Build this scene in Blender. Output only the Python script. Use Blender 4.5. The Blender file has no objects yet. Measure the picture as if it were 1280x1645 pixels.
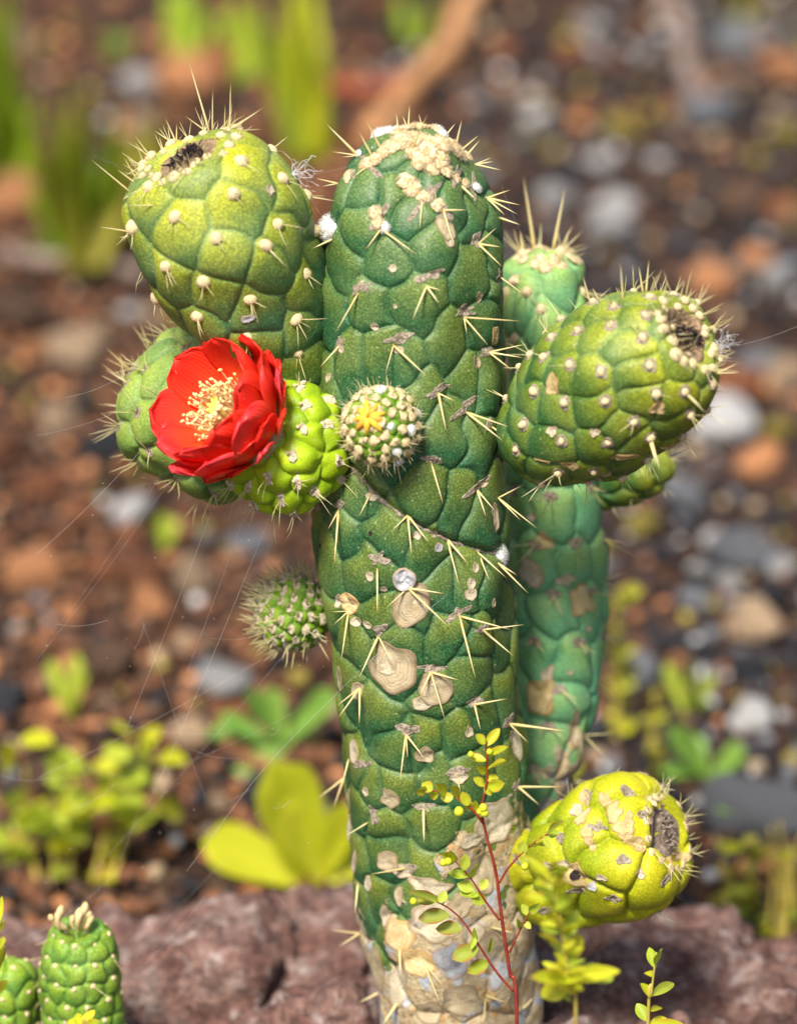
import bpy, math, random
import numpy as np
from mathutils import Vector, Matrix, noise as mnoise
from mathutils.bvhtree import BVHTree

rad = math.radians
SC = bpy.context.scene
COL = SC.collection

# ------------------------------------------------------------------ camera
PITCH = 25.0
DIST = 1.0
AIM = Vector((0, 0, 0.300))
DZ = AIM.z - 0.215
S = 0.000207                       # metres per photo pixel at 1 m
W0, H0 = 1280.0, 1645.0
cp, sp = math.cos(rad(PITCH)), math.sin(rad(PITCH))
CAM = AIM + Vector((0, -cp * DIST, sp * DIST))
RGT = Vector((1, 0, 0)); FWD = Vector((0, cp, -sp)); UPV = Vector((0, sp, cp))
cd = bpy.data.cameras.new('camera')
cam = bpy.data.objects.new('camera', cd); COL.objects.link(cam)
cam.location = CAM
cam.rotation_euler = (rad(90 - PITCH), 0, 0)
cd.sensor_fit = 'VERTICAL'; cd.sensor_height = 36.0; cd.sensor_width = 36.0
cd.lens = 18.0 / (H0 / 2 * S)
cd.clip_start = 0.01; cd.clip_end = 500
cd.dof.use_dof = True
cd.dof.focus_distance = 0.975
cd.dof.aperture_fstop = cd.lens / 19.5
cd.dof.aperture_blades = 9
SC.camera = cam

# ------------------------------------------------------------------ light
SUN_EL, SUN_AZ = 57.0, -157.0       # azimuth measured from +Y towards +X
world = bpy.data.worlds.new('World'); SC.world = world; world.use_nodes = True
wn = world.node_tree; bg = wn.nodes['Background']
sky = wn.nodes.new('ShaderNodeTexSky'); sky.sky_type = 'NISHITA'; sky.sun_disc = False
sky.sun_elevation = rad(SUN_EL); sky.sun_rotation = rad(SUN_AZ)
sky.dust_density = 3.0; sky.air_density = 1.0; sky.ozone_density = 0.6
wn.links.new(sky.outputs[0], bg.inputs[0]); bg.inputs[1].default_value = 0.075
sd = bpy.data.lights.new('sun', 'SUN'); sun = bpy.data.objects.new('sun', sd); COL.objects.link(sun)
sd.energy = 3.4; sd.angle = rad(13); sd.color = (1.0, 0.955, 0.88)
se, sa = rad(SUN_EL), rad(SUN_AZ)
sdir = Vector((math.sin(sa) * math.cos(se), math.cos(sa) * math.cos(se), math.sin(se)))
sun.rotation_euler = sdir.to_track_quat('Z', 'Y').to_euler()
SC.view_settings.view_transform = 'Standard'; SC.view_settings.look = 'None'
SC.view_settings.gamma = 1.0; SC.view_settings.exposure = 0.98
SC.cycles.use_denoising = True
SC.cycles.max_bounces = 6

R = random.Random(7)
NR = np.random.RandomState(11)

# ------------------------------------------------------------------ pixel helpers
def ray(px, py):
    return (RGT * ((px - W0 / 2) * S) + UPV * (-(py - H0 / 2) * S) + FWD)
def atY(px, py, Y):                 # point on the vertical plane y = Y
    d = ray(px, py); t = (Y - CAM.y) / d.y
    return CAM + d * t
def atZ(px, py, z=0.0):             # point on the ground
    d = ray(px, py); t = (z - CAM.z) / d.z
    return CAM + d * t
def atD(px, py, depth):
    return CAM + ray(px, py) * depth
def depth(p): return (p - CAM).dot(FWD)
def pxm(p): return S * depth(p)     # metres per photo pixel at p

# ------------------------------------------------------------------ materials
def lin(r, g, b):
    f = lambda c: ((c / 255 + 0.055) / 1.055) ** 2.4 if c > 10 else c / 255 / 12.92
    return (f(r), f(g), f(b), 1)
class NT:
    def __init__(s, name):
        s.m = bpy.data.materials.new(name); s.m.use_nodes = True
        s.t = s.m.node_tree; s.p = s.t.nodes['Principled BSDF']
        s.tc = s.t.nodes.new('ShaderNodeTexCoord')
    def n(s, typ, **kw):
        nd = s.t.nodes.new('ShaderNode' + typ)
        for k, v in kw.items(): setattr(nd, k, v)
        return nd
    def l(s, a, b): s.t.links.new(a, b)
    def set(s, sock, v):
        if hasattr(v, 'is_output') or isinstance(v, bpy.types.NodeSocket): s.l(v, sock)
        else: sock.default_value = v
    def mix(s, f, a, b, mode='MIX'):
        m = s.n('Mix', data_type='RGBA', blend_type=mode)
        s.set(m.inputs[0], f); s.set(m.inputs[6], a); s.set(m.inputs[7], b)
        return m.outputs[2]
    def math(s, op, a, b=0.0, clamp=False):
        m = s.n('Math', operation=op, use_clamp=clamp)
        s.set(m.inputs[0], a); s.set(m.inputs[1], b); return m.outputs[0]
    def noise(s, scale, detail=3, rough=0.55, coord='Object', dim=None):
        m = s.n('TexNoise'); m.inputs['Scale'].default_value = scale
        m.inputs['Detail'].default_value = detail; m.inputs['Roughness'].default_value = rough
        s.l(s.tc.outputs[coord], m.inputs['Vector']); return m.outputs['Fac']
    def vor(s, scale, feature='F1', coord='Object'):
        m = s.n('TexVoronoi', feature=feature); m.inputs['Scale'].default_value = scale
        s.l(s.tc.outputs[coord], m.inputs['Vector']); return m
    def ramp(s, f, stops):
        m = s.n('ValToRGB'); e = m.color_ramp.elements
        while len(e) < len(stops): e.new(0.5)
        for k, (p, c) in enumerate(stops):
            e[k].position = p; e[k].color = c if len(c) == 4 else (*c, 1)
        s.set(m.inputs[0], f); return m.outputs[0]
    def rng(s, f, a, b, c=0.0, d=1.0):
        m = s.n('MapRange'); s.set(m.inputs[0], f)
        for k, v in zip((1, 2, 3, 4), (a, b, c, d)): m.inputs[k].default_value = v
        return m.outputs[0]
    def attr(s, name):
        m = s.n('Attribute', attribute_name=name); sep = s.n('SeparateColor')
        s.l(m.outputs['Color'], sep.inputs[0]); return sep.outputs[0], sep.outputs[1], sep.outputs[2], m.outputs['Alpha']
    def bump(s, h, strength, dist, prev=None):
        b = s.n('Bump'); b.inputs['Strength'].default_value = strength; b.inputs['Distance'].default_value = dist
        s.l(h, b.inputs['Height'])
        if prev is not None: s.l(prev, b.inputs['Normal'])
        return b.outputs[0]
    def out(s, col, rough=0.6, bump=None, spec=0.4, sheen=0.0):
        s.set(s.p.inputs['Base Color'], col); s.set(s.p.inputs['Roughness'], rough)
        s.p.inputs['Specular IOR Level'].default_value = spec
        if bump is not None: s.l(bump, s.p.inputs['Normal'])
        return s.m
def translucent(s, col, fac):
    tr = s.n('BsdfTranslucent'); s.set(tr.inputs[0], col)
    mx = s.n('MixShader'); mx.inputs[0].default_value = fac
    o = s.t.nodes['Material Output']
    s.l(s.p.outputs[0], mx.inputs[1]); s.l(tr.outputs[0], mx.inputs[2]); s.l(mx.outputs[0], o.inputs[0])
GREY = lambda v: (v, v, v, 1)

def skin(name, low, high, tip, tipfac=0.7, grain=0.45, gloss=0.42, frost=(0.16, 0.34, 0.24, 1), frostfac=0.30):
    s = NT(name)
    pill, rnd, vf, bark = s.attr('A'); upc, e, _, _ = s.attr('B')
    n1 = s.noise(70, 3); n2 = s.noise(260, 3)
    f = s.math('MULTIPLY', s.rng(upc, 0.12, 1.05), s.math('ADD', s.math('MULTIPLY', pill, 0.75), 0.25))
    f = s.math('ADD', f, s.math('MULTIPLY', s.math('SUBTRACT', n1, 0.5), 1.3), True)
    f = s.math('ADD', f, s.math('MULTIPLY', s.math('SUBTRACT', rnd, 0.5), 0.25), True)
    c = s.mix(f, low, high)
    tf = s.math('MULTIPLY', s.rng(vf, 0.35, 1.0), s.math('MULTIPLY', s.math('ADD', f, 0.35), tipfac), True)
    c = s.mix(tf, c, tip)
    # waxy grains
    v = s.vor(1350); gr = s.rng(v.outputs['Distance'], 0.12, 0.55, 1, 0)
    gm = s.math('MULTIPLY', gr, s.rng(n2, 0.3, 0.7, 0.25, 1.0))
    c = s.mix(s.math('MULTIPLY', gm, grain), c, s.mix(0.35, c, (0.40, 0.50, 0.16, 1)))
    ng = s.noise(1500, 1, 0.5)
    c = s.mix(grain, c, s.mix(1.0, c, s.ramp(ng, [(0.36, GREY(0.55)), (0.5, GREY(1.0)), (0.66, GREY(2.2))]), 'MULTIPLY'))
    fr = s.math('MULTIPLY', s.rng(n1, 0.42, 0.68), s.math('SUBTRACT', 1.0, s.math('MULTIPLY', pill, 0.6)))
    c = s.mix(s.math('MULTIPLY', fr, frostfac), c, frost)
    # tiny freckles
    v2 = s.vor(240); c = s.mix(s.math('MULTIPLY', s.rng(v2.outputs['Distance'], 0.07, 0.10, 1, 0), 0.5), c, (0.45, 0.42, 0.22, 1))
    # cork on old skin
    v3 = s.vor(150); n3 = s.noise(420, 4, 0.65); n4 = s.noise(120, 3)
    bc = s.ramp(n3, [(0.25, (0.19, 0.12, 0.055)), (0.48, (0.44, 0.34, 0.19)), (0.75, (0.60, 0.51, 0.35))])
    bc = s.mix(s.rng(n4, 0.55, 0.62), bc, (0.36, 0.38, 0.40, 1))
    bc = s.mix(s.math('MULTIPLY', s.rng(s.noise(210, 2), 0.56, 0.66), 0.8), bc, (0.42, 0.21, 0.06, 1))
    bk = s.rng(s.math('ADD', bark, s.math('MULTIPLY', s.math('SUBTRACT', s.noise(160, 4), 0.5), 0.9)), 0.47, 0.53)
    c = s.mix(bk, c, bc)
    b = s.bump(gr, 0.35, 0.00018)
    b = s.bump(n2, 0.25, 0.0006, b)
    b = s.bump(s.math('MULTIPLY', n3, bk), 0.9, 0.0012, b)
    rg = s.math('ADD', s.math('MULTIPLY', bk, 0.4), s.math('ADD', gloss, s.math('MULTIPLY', n2, 0.12)))
    return s.out(c, rg, b, 0.26)

M = {}
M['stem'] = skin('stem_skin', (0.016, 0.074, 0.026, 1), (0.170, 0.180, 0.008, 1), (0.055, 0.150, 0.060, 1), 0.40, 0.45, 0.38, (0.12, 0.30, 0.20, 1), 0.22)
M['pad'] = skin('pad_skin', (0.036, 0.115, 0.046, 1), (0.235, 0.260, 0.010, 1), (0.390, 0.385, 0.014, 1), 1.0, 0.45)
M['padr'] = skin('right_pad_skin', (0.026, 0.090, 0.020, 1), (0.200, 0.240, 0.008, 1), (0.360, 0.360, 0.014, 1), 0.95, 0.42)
M['rear'] = skin('rear_skin', (0.105, 0.310, 0.150, 1), (0.240, 0.380, 0.090, 1), (0.32, 0.42, 0.06, 1), 0.6, 0.3)
M['padb'] = skin('back_pad_skin', (0.100, 0.190, 0.040, 1), (0.260, 0.330, 0.045, 1), (0.30, 0.36, 0.05, 1), 0.7, 0.3)
M['yellow'] = skin('yellow_skin', (0.210, 0.270, 0.006, 1), (0.470, 0.440, 0.008, 1), (0.50, 0.44, 0.008, 1), 0.5, 0.25, 0.44, (0.4, 0.36, 0.1, 1), 0.1)
M['lime'] = skin('lime_skin', (0.190, 0.320, 0.006, 1), (0.420, 0.560, 0.010, 1), (0.42, 0.54, 0.010, 1), 0.4, 0.12, 0.34, (0.4, 0.5, 0.1, 1), 0.1)
M['budskin'] = skin('bud_skin', (0.080, 0.190, 0.012, 1), (0.240, 0.380, 0.018, 1), (0.24, 0.38, 0.018, 1), 0.4, 0.15, 0.4, (0.3, 0.4, 0.1, 1), 0.1)
M['small'] = skin('small_skin', (0.055, 0.170, 0.028, 1), (0.190, 0.300, 0.016, 1), (0.26, 0.34, 0.018, 1), 0.6, 0.35, 0.42, (0.2, 0.4, 0.2, 1), 0.25)

def simple(name, stops, scale, rough=0.7, bstr=0.4, bdist=0.0005, detail=4, coord='Object', spec=0.3, tl=0):
    s = NT(name); n = s.noise(scale, detail, 0.6, coord)
    c = s.ramp(n, stops)
    m = s.out(c, rough, s.bump(n, bstr, bdist), spec)
    if tl: translucent(s, c, tl)
    return m
def spine_mat():
    s = NT('spine_straw'); sep = s.n('SeparateXYZ'); s.l(s.tc.outputs['Generated'], sep.inputs[0])
    c = s.ramp(sep.outputs[2], [(0.0, (0.30, 0.21, 0.06)), (0.15, (0.58, 0.48, 0.20)), (0.75, (0.62, 0.55, 0.30)), (1.0, (0.36, 0.22, 0.06))])
    oi = s.n('ObjectInfo'); c = s.mix(s.math('MULTIPLY', oi.outputs['Random'], 0.45), c, (0.52, 0.36, 0.10, 1))
    m = s.out(c, 0.42, None, 0.4); return m
M['spine'] = spine_mat()
M['fine'] = simple('fine_spine_straw', [(0.3, (0.52, 0.44, 0.16)), (0.7, (0.66, 0.60, 0.34))], 90, 0.5, 0)
M['cushion'] = simple('cream_wool', [(0.25, (0.70, 0.50, 0.22)), (0.5, (0.86, 0.69, 0.38)), (0.8, (0.92, 0.82, 0.60))], 6, 0.95, 0.5, 0.02, coord='Object')
M['tan'] = simple('tan_wool', [(0.28, (0.72, 0.44, 0.17)), (0.48, (0.86, 0.67, 0.38)), (0.75, (0.92, 0.82, 0.62))], 3, 0.95, 0.4, 0.02)
M['white'] = simple('white_wool', [(0.25, (0.84, 0.80, 0.72)), (0.6, (0.94, 0.94, 0.93))], 5, 0.95, 0.3, 0.02)
M['felt'] = simple('grey_felt', [(0.3, (0.09, 0.070, 0.048)), (0.5, (0.27, 0.215, 0.155)), (0.75, (0.50, 0.43, 0.33))], 1100, 0.95, 0.8, 0.0006)
M['paleFelt'] = simple('pale_felt', [(0.3, (0.34, 0.27, 0.16)), (0.5, (0.56, 0.47, 0.32)), (0.75, (0.72, 0.64, 0.48))], 1100, 0.95, 0.8, 0.0006)
M['black'] = simple('dried_black', [(0.3, (0.006, 0.004, 0.004)), (0.7, (0.05, 0.03, 0.03))], 900, 0.9, 0.9, 0.001)
M['crater'] = simple('crater_cork', [(0.3, (0.10, 0.055, 0.03)), (0.55, (0.30, 0.20, 0.11)), (0.75, (0.50, 0.38, 0.22))], 700, 0.95, 0.9, 0.0012)
M['gcrater'] = simple('grey_crater_cork', [(0.3, (0.10, 0.065, 0.045)), (0.55, (0.28, 0.21, 0.16)), (0.75, (0.50, 0.42, 0.34))], 700, 0.95, 0.9, 0.0012)

def scab_mat(name, core, mid, edge, rings=7.0):
    s = NT(name); r, th, rnd, _ = s.attr('A')
    n = s.noise(330, 3); n2 = s.noise(1100, 3)
    ph = s.math('ADD', s.math('MULTIPLY', r, rings), s.math('MULTIPLY', n, 1.5))
    ring = s.math('FRACT', ph)
    c = s.mix(s.rng(n, 0.35, 0.65), core, mid)
    c = s.mix(s.math('MULTIPLY', s.rng(ring, 0.0, 0.22, 1, 0), 0.75), c, edge)
    c = s.mix(s.rng(r, 0.74, 0.98), c, edge)
    c = s.mix(s.math('MULTIPLY', n2, 0.35), c, mid)
    b = s.bump(ring, 0.5, 0.0003); b = s.bump(n2, 0.4, 0.0004, b)
    return s.out(c, 0.78, b, 0.25)
M['scab'] = scab_mat('tan_scab', (0.36, 0.275, 0.155, 1), (0.50, 0.41, 0.26, 1), (0.13, 0.075, 0.025, 1))
M['scabp'] = scab_mat('pale_scab', (0.44, 0.37, 0.24, 1), (0.56, 0.48, 0.34, 1), (0.20, 0.12, 0.05, 1), 5)
M['scabg'] = scab_mat('grey_scab', (0.30, 0.32, 0.34, 1), (0.47, 0.48, 0.49, 1), (0.30, 0.16, 0.06, 1), 3)
M['scabo'] = scab_mat('orange_scab', (0.55, 0.38, 0.15, 1), (0.66, 0.52, 0.28, 1), (0.34, 0.16, 0.04, 1), 4)
M['scabt'] = scab_mat('cream_scar', (0.46, 0.33, 0.13, 1), (0.56, 0.43, 0.21, 1), (0.26, 0.15, 0.04, 1), 4)

def petal_mat():
    s = NT('red_petal'); t, u, rnd, _ = s.attr('A')
    n = s.noise(500, 2); n1 = s.noise(120, 3)
    c = s.ramp(t, [(0.0, (0.92, 0.50, 0.03)), (0.25, (0.92, 0.26, 0.02)), (0.48, (0.98, 0.09, 0.022)), (1.0, (1.0, 0.045, 0.026))])
    c = s.mix(s.rng(n1, 0.35, 0.75, 0, 0.5), c, (0.97, 0.026, 0.026, 1))
    c = s.mix(s.math('MULTIPLY', s.rng(rnd, 0.6, 1.0), s.rng(t, 0.6, 1.0, 0.0, 0.5)), c, (0.95, 0.10, 0.16, 1))
    v = s.vor(330); c = s.mix(s.rng(v.outputs['Distance'], 0.05, 0.075, 0.8, 0), c, (0.95, 0.55, 0.35, 1))
    st = s.n('TexWave'); st.inputs['Scale'].default_value = 5.0; st.inputs['Distortion'].default_value = 1.5
    cx = s.n('CombineXYZ'); s.l(u, cx.inputs[0]); s.l(s.math('MULTIPLY', t, 0.15), cx.inputs[1]); s.l(cx.outputs[0], st.inputs['Vector'])
    b = s.bump(st.outputs['Fac'], 0.25, 0.0004)
    m = s.out(c, 0.36, b, 0.35); translucent(s, c, 0.36); return m
M['petal'] = petal_mat()
M['anther'] = simple('anther_yellow', [(0.3, (0.80, 0.55, 0.16)), (0.7, (0.92, 0.78, 0.42))], 300, 0.7, 0.2)
M['filament'] = simple('filament_pale', [(0.3, (0.85, 0.55, 0.22)), (0.7, (0.90, 0.70, 0.40))], 200, 0.5, 0)
M['stigma'] = simple('stigma_green', [(0.3, (0.55, 0.52, 0.06)), (0.7, (0.68, 0.62, 0.12))], 300, 0.5, 0.2)
M['budtip'] = simple('bud_tip', [(0.3, (0.80, 0.30, 0.03)), (0.6, (0.70, 0.55, 0.04))], 400, 0.45, 0.2)
M['budor'] = simple('bud_tip_orange', [(0.3, (0.85, 0.22, 0.04)), (0.6, (0.80, 0.36, 0.04))], 400, 0.45, 0.2)
M['silk'] = simple('cobweb_silk', [(0.3, (0.62, 0.62, 0.62)), (0.7, (0.85, 0.85, 0.85))], 300, 0.4, 0)

def leafmat(name, a, b, edge=None, tl=0.35, rough=0.45):
    s = NT(name); oi = s.n('ObjectInfo'); n = s.noise(3.0, 3, coord='Generated')
    c = s.mix(s.math('ADD', s.math('MULTIPLY', oi.outputs['Random'], 0.7), s.math('MULTIPLY', n, 0.3)), a, b)
    if edge:
        sep = s.n('SeparateXYZ'); s.l(s.tc.outputs['Generated'], sep.inputs[0])
        ed = s.math('ABSOLUTE', s.math('SUBTRACT', sep.outputs[1], 0.5))
        c = s.mix(s.rng(ed, 0.26, 0.5, 0, 0.85), c, edge)
        c = s.mix(s.rng(sep.outputs[0], 0.75, 1.0, 0, 0.5), c, edge)
    m = s.out(c, rough, s.bump(n, 0.2, 0.0005), 0.35)
    translucent(s, c, tl); return m
M['leafY'] = leafmat('leaf_yellow', (0.52, 0.56, 0.02, 1), (0.66, 0.62, 0.04, 1))
M['leafL'] = leafmat('leaf_lime', (0.36, 0.47, 0.03, 1), (0.52, 0.56, 0.07, 1))
M['leafG'] = leafmat('leaf_green', (0.16, 0.34, 0.05, 1), (0.30, 0.46, 0.08, 1))
M['leafO'] = leafmat('leaf_olive', (0.30, 0.28, 0.04, 1), (0.46, 0.40, 0.06, 1))
M['leafR'] = leafmat('leaf_red_edged', (0.36, 0.44, 0.03, 1), (0.30, 0.34, 0.06, 1), (0.42, 0.10, 0.05, 1))
M['leafW'] = leafmat('leaf_weed', (0.46, 0.52, 0.02, 1), (0.55, 0.56, 0.03, 1), (0.60, 0.30, 0.04, 1))
M['blade'] = leafmat('grass_blade', (0.22, 0.36, 0.02, 1), (0.42, 0.50, 0.03, 1))
M['redstem'] = simple('red_stem', [(0.3, (0.19, 0.020, 0.016)), (0.7, (0.34, 0.060, 0.030))], 200, 0.45, 0.2)
M['yelstem'] = simple('yellow_stem', [(0.3, (0.42, 0.30, 0.05)), (0.7, (0.55, 0.46, 0.10))], 200, 0.5, 0.2)
M['berry'] = simple('seed_capsule', [(0.3, (0.45, 0.52, 0.02)), (0.7, (0.62, 0.64, 0.03))], 400, 0.4, 0.2)
M['stickO'] = simple('stick_orange', [(0.3, (0.30, 0.12, 0.04)), (0.5, (0.52, 0.25, 0.10)), (0.75, (0.62, 0.36, 0.18))], 60, 0.8, 0.6, 0.002)
M['stickR'] = simple('stick_red', [(0.3, (0.22, 0.045, 0.02)), (0.7, (0.40, 0.11, 0.05))], 60, 0.8, 0.6, 0.002)
M['stickG'] = simple('stick_grey', [(0.3, (0.12, 0.08, 0.07)), (0.7, (0.34, 0.25, 0.20))], 60, 0.9, 0.6, 0.002)

def stone_mat(name, cols, scale=55, rough=0.85):
    s = NT(name); oi = s.n('ObjectInfo'); n = s.noise(scale, 5, 0.62); n2 = s.noise(scale * 7, 3, 0.6)
    st = [(0.25 + 0.5 * k / (len(cols) - 1), c) for k, c in enumerate(cols)]
    c = s.ramp(n, st)
    hs = s.n('HueSaturation'); s.l(c, hs.inputs['Color'])
    s.l(s.rng(oi.outputs['Random'], 0, 1, 0.65, 1.35), hs.inputs['Value'])
    c = s.mix(s.rng(n2, 0.6, 0.75, 0, 0.35), hs.outputs[0], (0.02, 0.016, 0.014, 1))
    b = s.bump(n, 0.7, 0.004); b = s.bump(n2, 0.6, 0.001, b)
    return s.out(c, rough, b, 0.3)
STONE = {
 'rust': stone_mat('stone_rust', [(0.09, 0.030, 0.014), (0.24, 0.085, 0.034), (0.36, 0.16, 0.075)]),
 'dark': stone_mat('stone_dark', [(0.010, 0.011, 0.014), (0.028, 0.028, 0.034), (0.07, 0.07, 0.08)]),
 'brown': stone_mat('stone_brown', [(0.05, 0.026, 0.016), (0.12, 0.065, 0.038), (0.21, 0.13, 0.08)]),
 'orange': stone_mat('stone_orange', [(0.34, 0.13, 0.05), (0.52, 0.22, 0.09), (0.62, 0.34, 0.17)]),
 'tan': stone_mat('stone_tan', [(0.28, 0.17, 0.09), (0.44, 0.30, 0.18), (0.56, 0.43, 0.30)]),
 'pale': stone_mat('stone_pale', [(0.34, 0.33, 0.31), (0.52, 0.50, 0.48), (0.66, 0.64, 0.62)]),
 'grey': stone_mat('stone_grey', [(0.08, 0.085, 0.095), (0.17, 0.175, 0.19), (0.30, 0.30, 0.31)]),
 'olive': stone_mat('stone_ochre', [(0.16, 0.12, 0.02), (0.32, 0.25, 0.04), (0.44, 0.36, 0.08)]),
}
def lavamat():
    s = NT('lava_rock_skin'); n = s.noise(40, 6, 0.68); n2 = s.noise(260, 5, 0.7); n3 = s.noise(110, 4, 0.6)
    c = s.ramp(n, [(0.30, (0.085, 0.036, 0.028)), (0.44, (0.21, 0.105, 0.082)), (0.56, (0.30, 0.18, 0.145)), (0.72, (0.52, 0.42, 0.36))])
    c = s.mix(s.rng(n2, 0.40, 0.62, 0.7, 0), c, (0.050, 0.026, 0.024, 1))
    c = s.mix(s.rng(n3, 0.55, 0.72, 0, 0.75), c, (0.50, 0.42, 0.38, 1))
    b = s.bump(n3, 0.8, 0.006); b = s.bump(n2, 0.9, 0.003, b)
    return s.out(c, 0.92, b, 0.25)
M['lava'] = lavamat()
def soil():
    s = NT('soil'); n = s.noise(18, 6, 0.65); n2 = s.noise(140, 4, 0.6)
    c = s.ramp(n, [(0.3, (0.016, 0.010, 0.008)), (0.5, (0.055, 0.028, 0.017)), (0.7, (0.11, 0.052, 0.028))])
    c = s.mix(s.rng(n2, 0.35, 0.75, 0, 0.6), c, (0.014, 0.011, 0.010, 1))
    return s.out(c, 0.95, s.bump(n2, 0.9, 0.004), 0.2)
M['soil'] = soil()
def gravelmat():
    s = NT('gravel'); a = s.n('Attribute', attribute_name='C'); n = s.noise(300, 4, 0.6)
    c = s.mix(s.rng(n, 0.3, 0.7, 0, 0.6), a.outputs['Color'], s.mix(0.5, a.outputs['Color'], (0.015, 0.012, 0.010, 1)))
    return s.out(c, 0.88, s.bump(n, 0.6, 0.001), 0.3)
M['gravel'] = gravelmat()

# ------------------------------------------------------------------ object helpers
def mk(name, me, parent=None, mat=None):
    o = bpy.data.objects.new(name, me); COL.objects.link(o)
    if mat is not None and me is not None and not me.materials: me.materials.append(mat)
    if parent is not None:
        o.parent = parent
        o.matrix_parent_inverse = PINV.get(parent.name, Matrix())
    return o
PINV = {}
def thing(name, loc, label, cat, group=None):
    o = bpy.data.objects.new(name, None); COL.objects.link(o)
    o.location = loc; o.empty_display_size = 0.01
    PINV[o.name] = Matrix.Translation(-Vector(loc))
    return tag(o, label, cat, group)
def tag(o, label, cat, group=None, kind=None):
    o['label'] = label; o['category'] = cat
    if group: o['group'] = group
    if kind: o['kind'] = kind
    return o
def mesh(name, V, F, mat=None, smooth=True, attrs=None):
    me = bpy.data.meshes.new(name)
    me.from_pydata(V.tolist() if hasattr(V, 'tolist') else [tuple(v) for v in V], [], F.tolist() if hasattr(F, 'tolist') else F)
    if attrs:
        for k, a in attrs.items():
            at = me.attributes.new(k, 'FLOAT_COLOR', 'POINT')
            at.data.foreach_set('color', np.ascontiguousarray(a, dtype=np.float32).ravel())
    if smooth: me.polygons.foreach_set('use_smooth', [True] * len(me.polygons))
    if mat is not None: me.materials.append(mat)
    me.update(); return me
def crom(P, n):
    P = np.asarray(P, float); Q = np.vstack([2 * P[0] - P[1], P, 2 * P[-1] - P[-2]])
    out = []; m = len(P) - 1
    for t in np.linspace(0, m, n):
        i = min(int(t), m - 1); f = t - i
        a, b, c, d = Q[i], Q[i + 1], Q[i + 2], Q[i + 3]
        out.append(0.5 * ((2 * b) + (c - a) * f + (2 * a - 5 * b + 4 * c - d) * f * f + (3 * b - a - 3 * c + d) * f ** 3))
    return np.array(out)
def wnoise(P, freq, seed, k=7):
    r = np.random.RandomState(seed); o = np.zeros(P.shape[:-1])
    for _ in range(k):
        d = r.randn(3); d /= np.linalg.norm(d); f = freq * r.uniform(0.6, 1.6)
        o += np.sin(P @ d * (f * 6.283) + r.uniform(0, 6.28))
    return o / math.sqrt(k)
def tube(path, radii, sides=6, cap=True):
    P = np.asarray(path, float); n = len(P)
    T = np.gradient(P, axis=0); T /= np.linalg.norm(T, axis=1)[:, None] + 1e-12
    ref = np.array([0, 0, 1.0]) if abs(T[0][2]) < 0.9 else np.array([1.0, 0, 0])
    V = []; F = []
    N = np.cross(T[0], ref); N /= np.linalg.norm(N)
    for i in range(n):
        N = N - T[i] * (N @ T[i]); N /= np.linalg.norm(N) + 1e-12; B = np.cross(T[i], N)
        for j in range(sides):
            a = 6.28318 * j / sides
            V.append(P[i] + radii[i] * (math.cos(a) * N + math.sin(a) * B))
    for i in range(n - 1):
        for j in range(sides):
            k = (j + 1) % sides
            F.append((i * sides + j, i * sides + k, (i + 1) * sides + k, (i + 1) * sides + j))
    if cap:
        F.append(tuple(range(sides - 1, -1, -1))); F.append(tuple((n - 1) * sides + j for j in range(sides)))
    return V, F
class Acc:
    def __init__(s): s.V = []; s.F = []
    def add(s, VF):
        b = len(s.V); s.V += [tuple(v) for v in VF[0]]; s.F += [tuple(i + b for i in f) for f in VF[1]]
    def cone(s, p0, p1, r, sides=4, bend=0.0):
        p0 = np.array(p0, float); p1 = np.array(p1, float); d = p1 - p0; L = np.linalg.norm(d)
        side = np.cross(d, np.array([0.3, 0.5, 0.8])); side /= np.linalg.norm(side) + 1e-12
        path = [p0, p0 + d * 0.35 + side * bend * L * 0.7, p0 + d * 0.7 + side * bend * L * 0.75, p1]
        s.add(tube(path, [r, r * 0.85, r * 0.6, r * 0.12], sides, True))
    def build(s, name, mat, parent=None, smooth=True):
        return mk(name, mesh(name, s.V, s.F, mat, smooth), parent)
def ico(sub):
    import bmesh
    b = bmesh.new(); bmesh.ops.create_icosphere(b, subdivisions=sub, radius=1.0)
    V = np.array([v.co[:] for v in b.verts]); F = [tuple(v.index for v in f.verts) for f in b.faces]; b.free()
    return V, F
ICO = {k: ico(k) for k in (1, 2, 3, 4)}
def orient(p, z, sx, sy, sz, roll=0.0):
    z = Vector(z).normalized(); x = z.orthogonal().normalized()
    x = Matrix.Rotation(roll, 3, z) @ x; y = z.cross(x)
    m = Matrix(((x.x * sx, y.x * sy, z.x * sz, p[0]), (x.y * sx, y.y * sy, z.y * sz, p[1]), (x.z * sx, y.z * sy, z.z * sz, p[2]), (0, 0, 0, 1)))
    return m

# unit spine: length 1 along z, radius 1
SPM = []
for k in range(5):
    t = np.linspace(0, 1, 7); b = (k - 2) * 0.03
    V, F = tube([(0, 0, x) for x in t], [(0.55 if i == 0 else 1.0) * (1 - x) ** 0.75 + 0.06 for i, x in enumerate(t)], 7)
    V = np.array(V); V[:, 0] += 0.0
    SPM.append((mesh('spine', V, F, M['spine']), b))
def spine(parent, p0, p1, r):
    d = Vector(p1) - Vector(p0); L = d.length
    o = mk('spine', R.choice(SPM)[0], parent)
    o.matrix_basis = orient(Vector(p0) - d.normalized() * 0.0006, d, r, r, L, R.uniform(0, 6))
    return o
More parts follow.
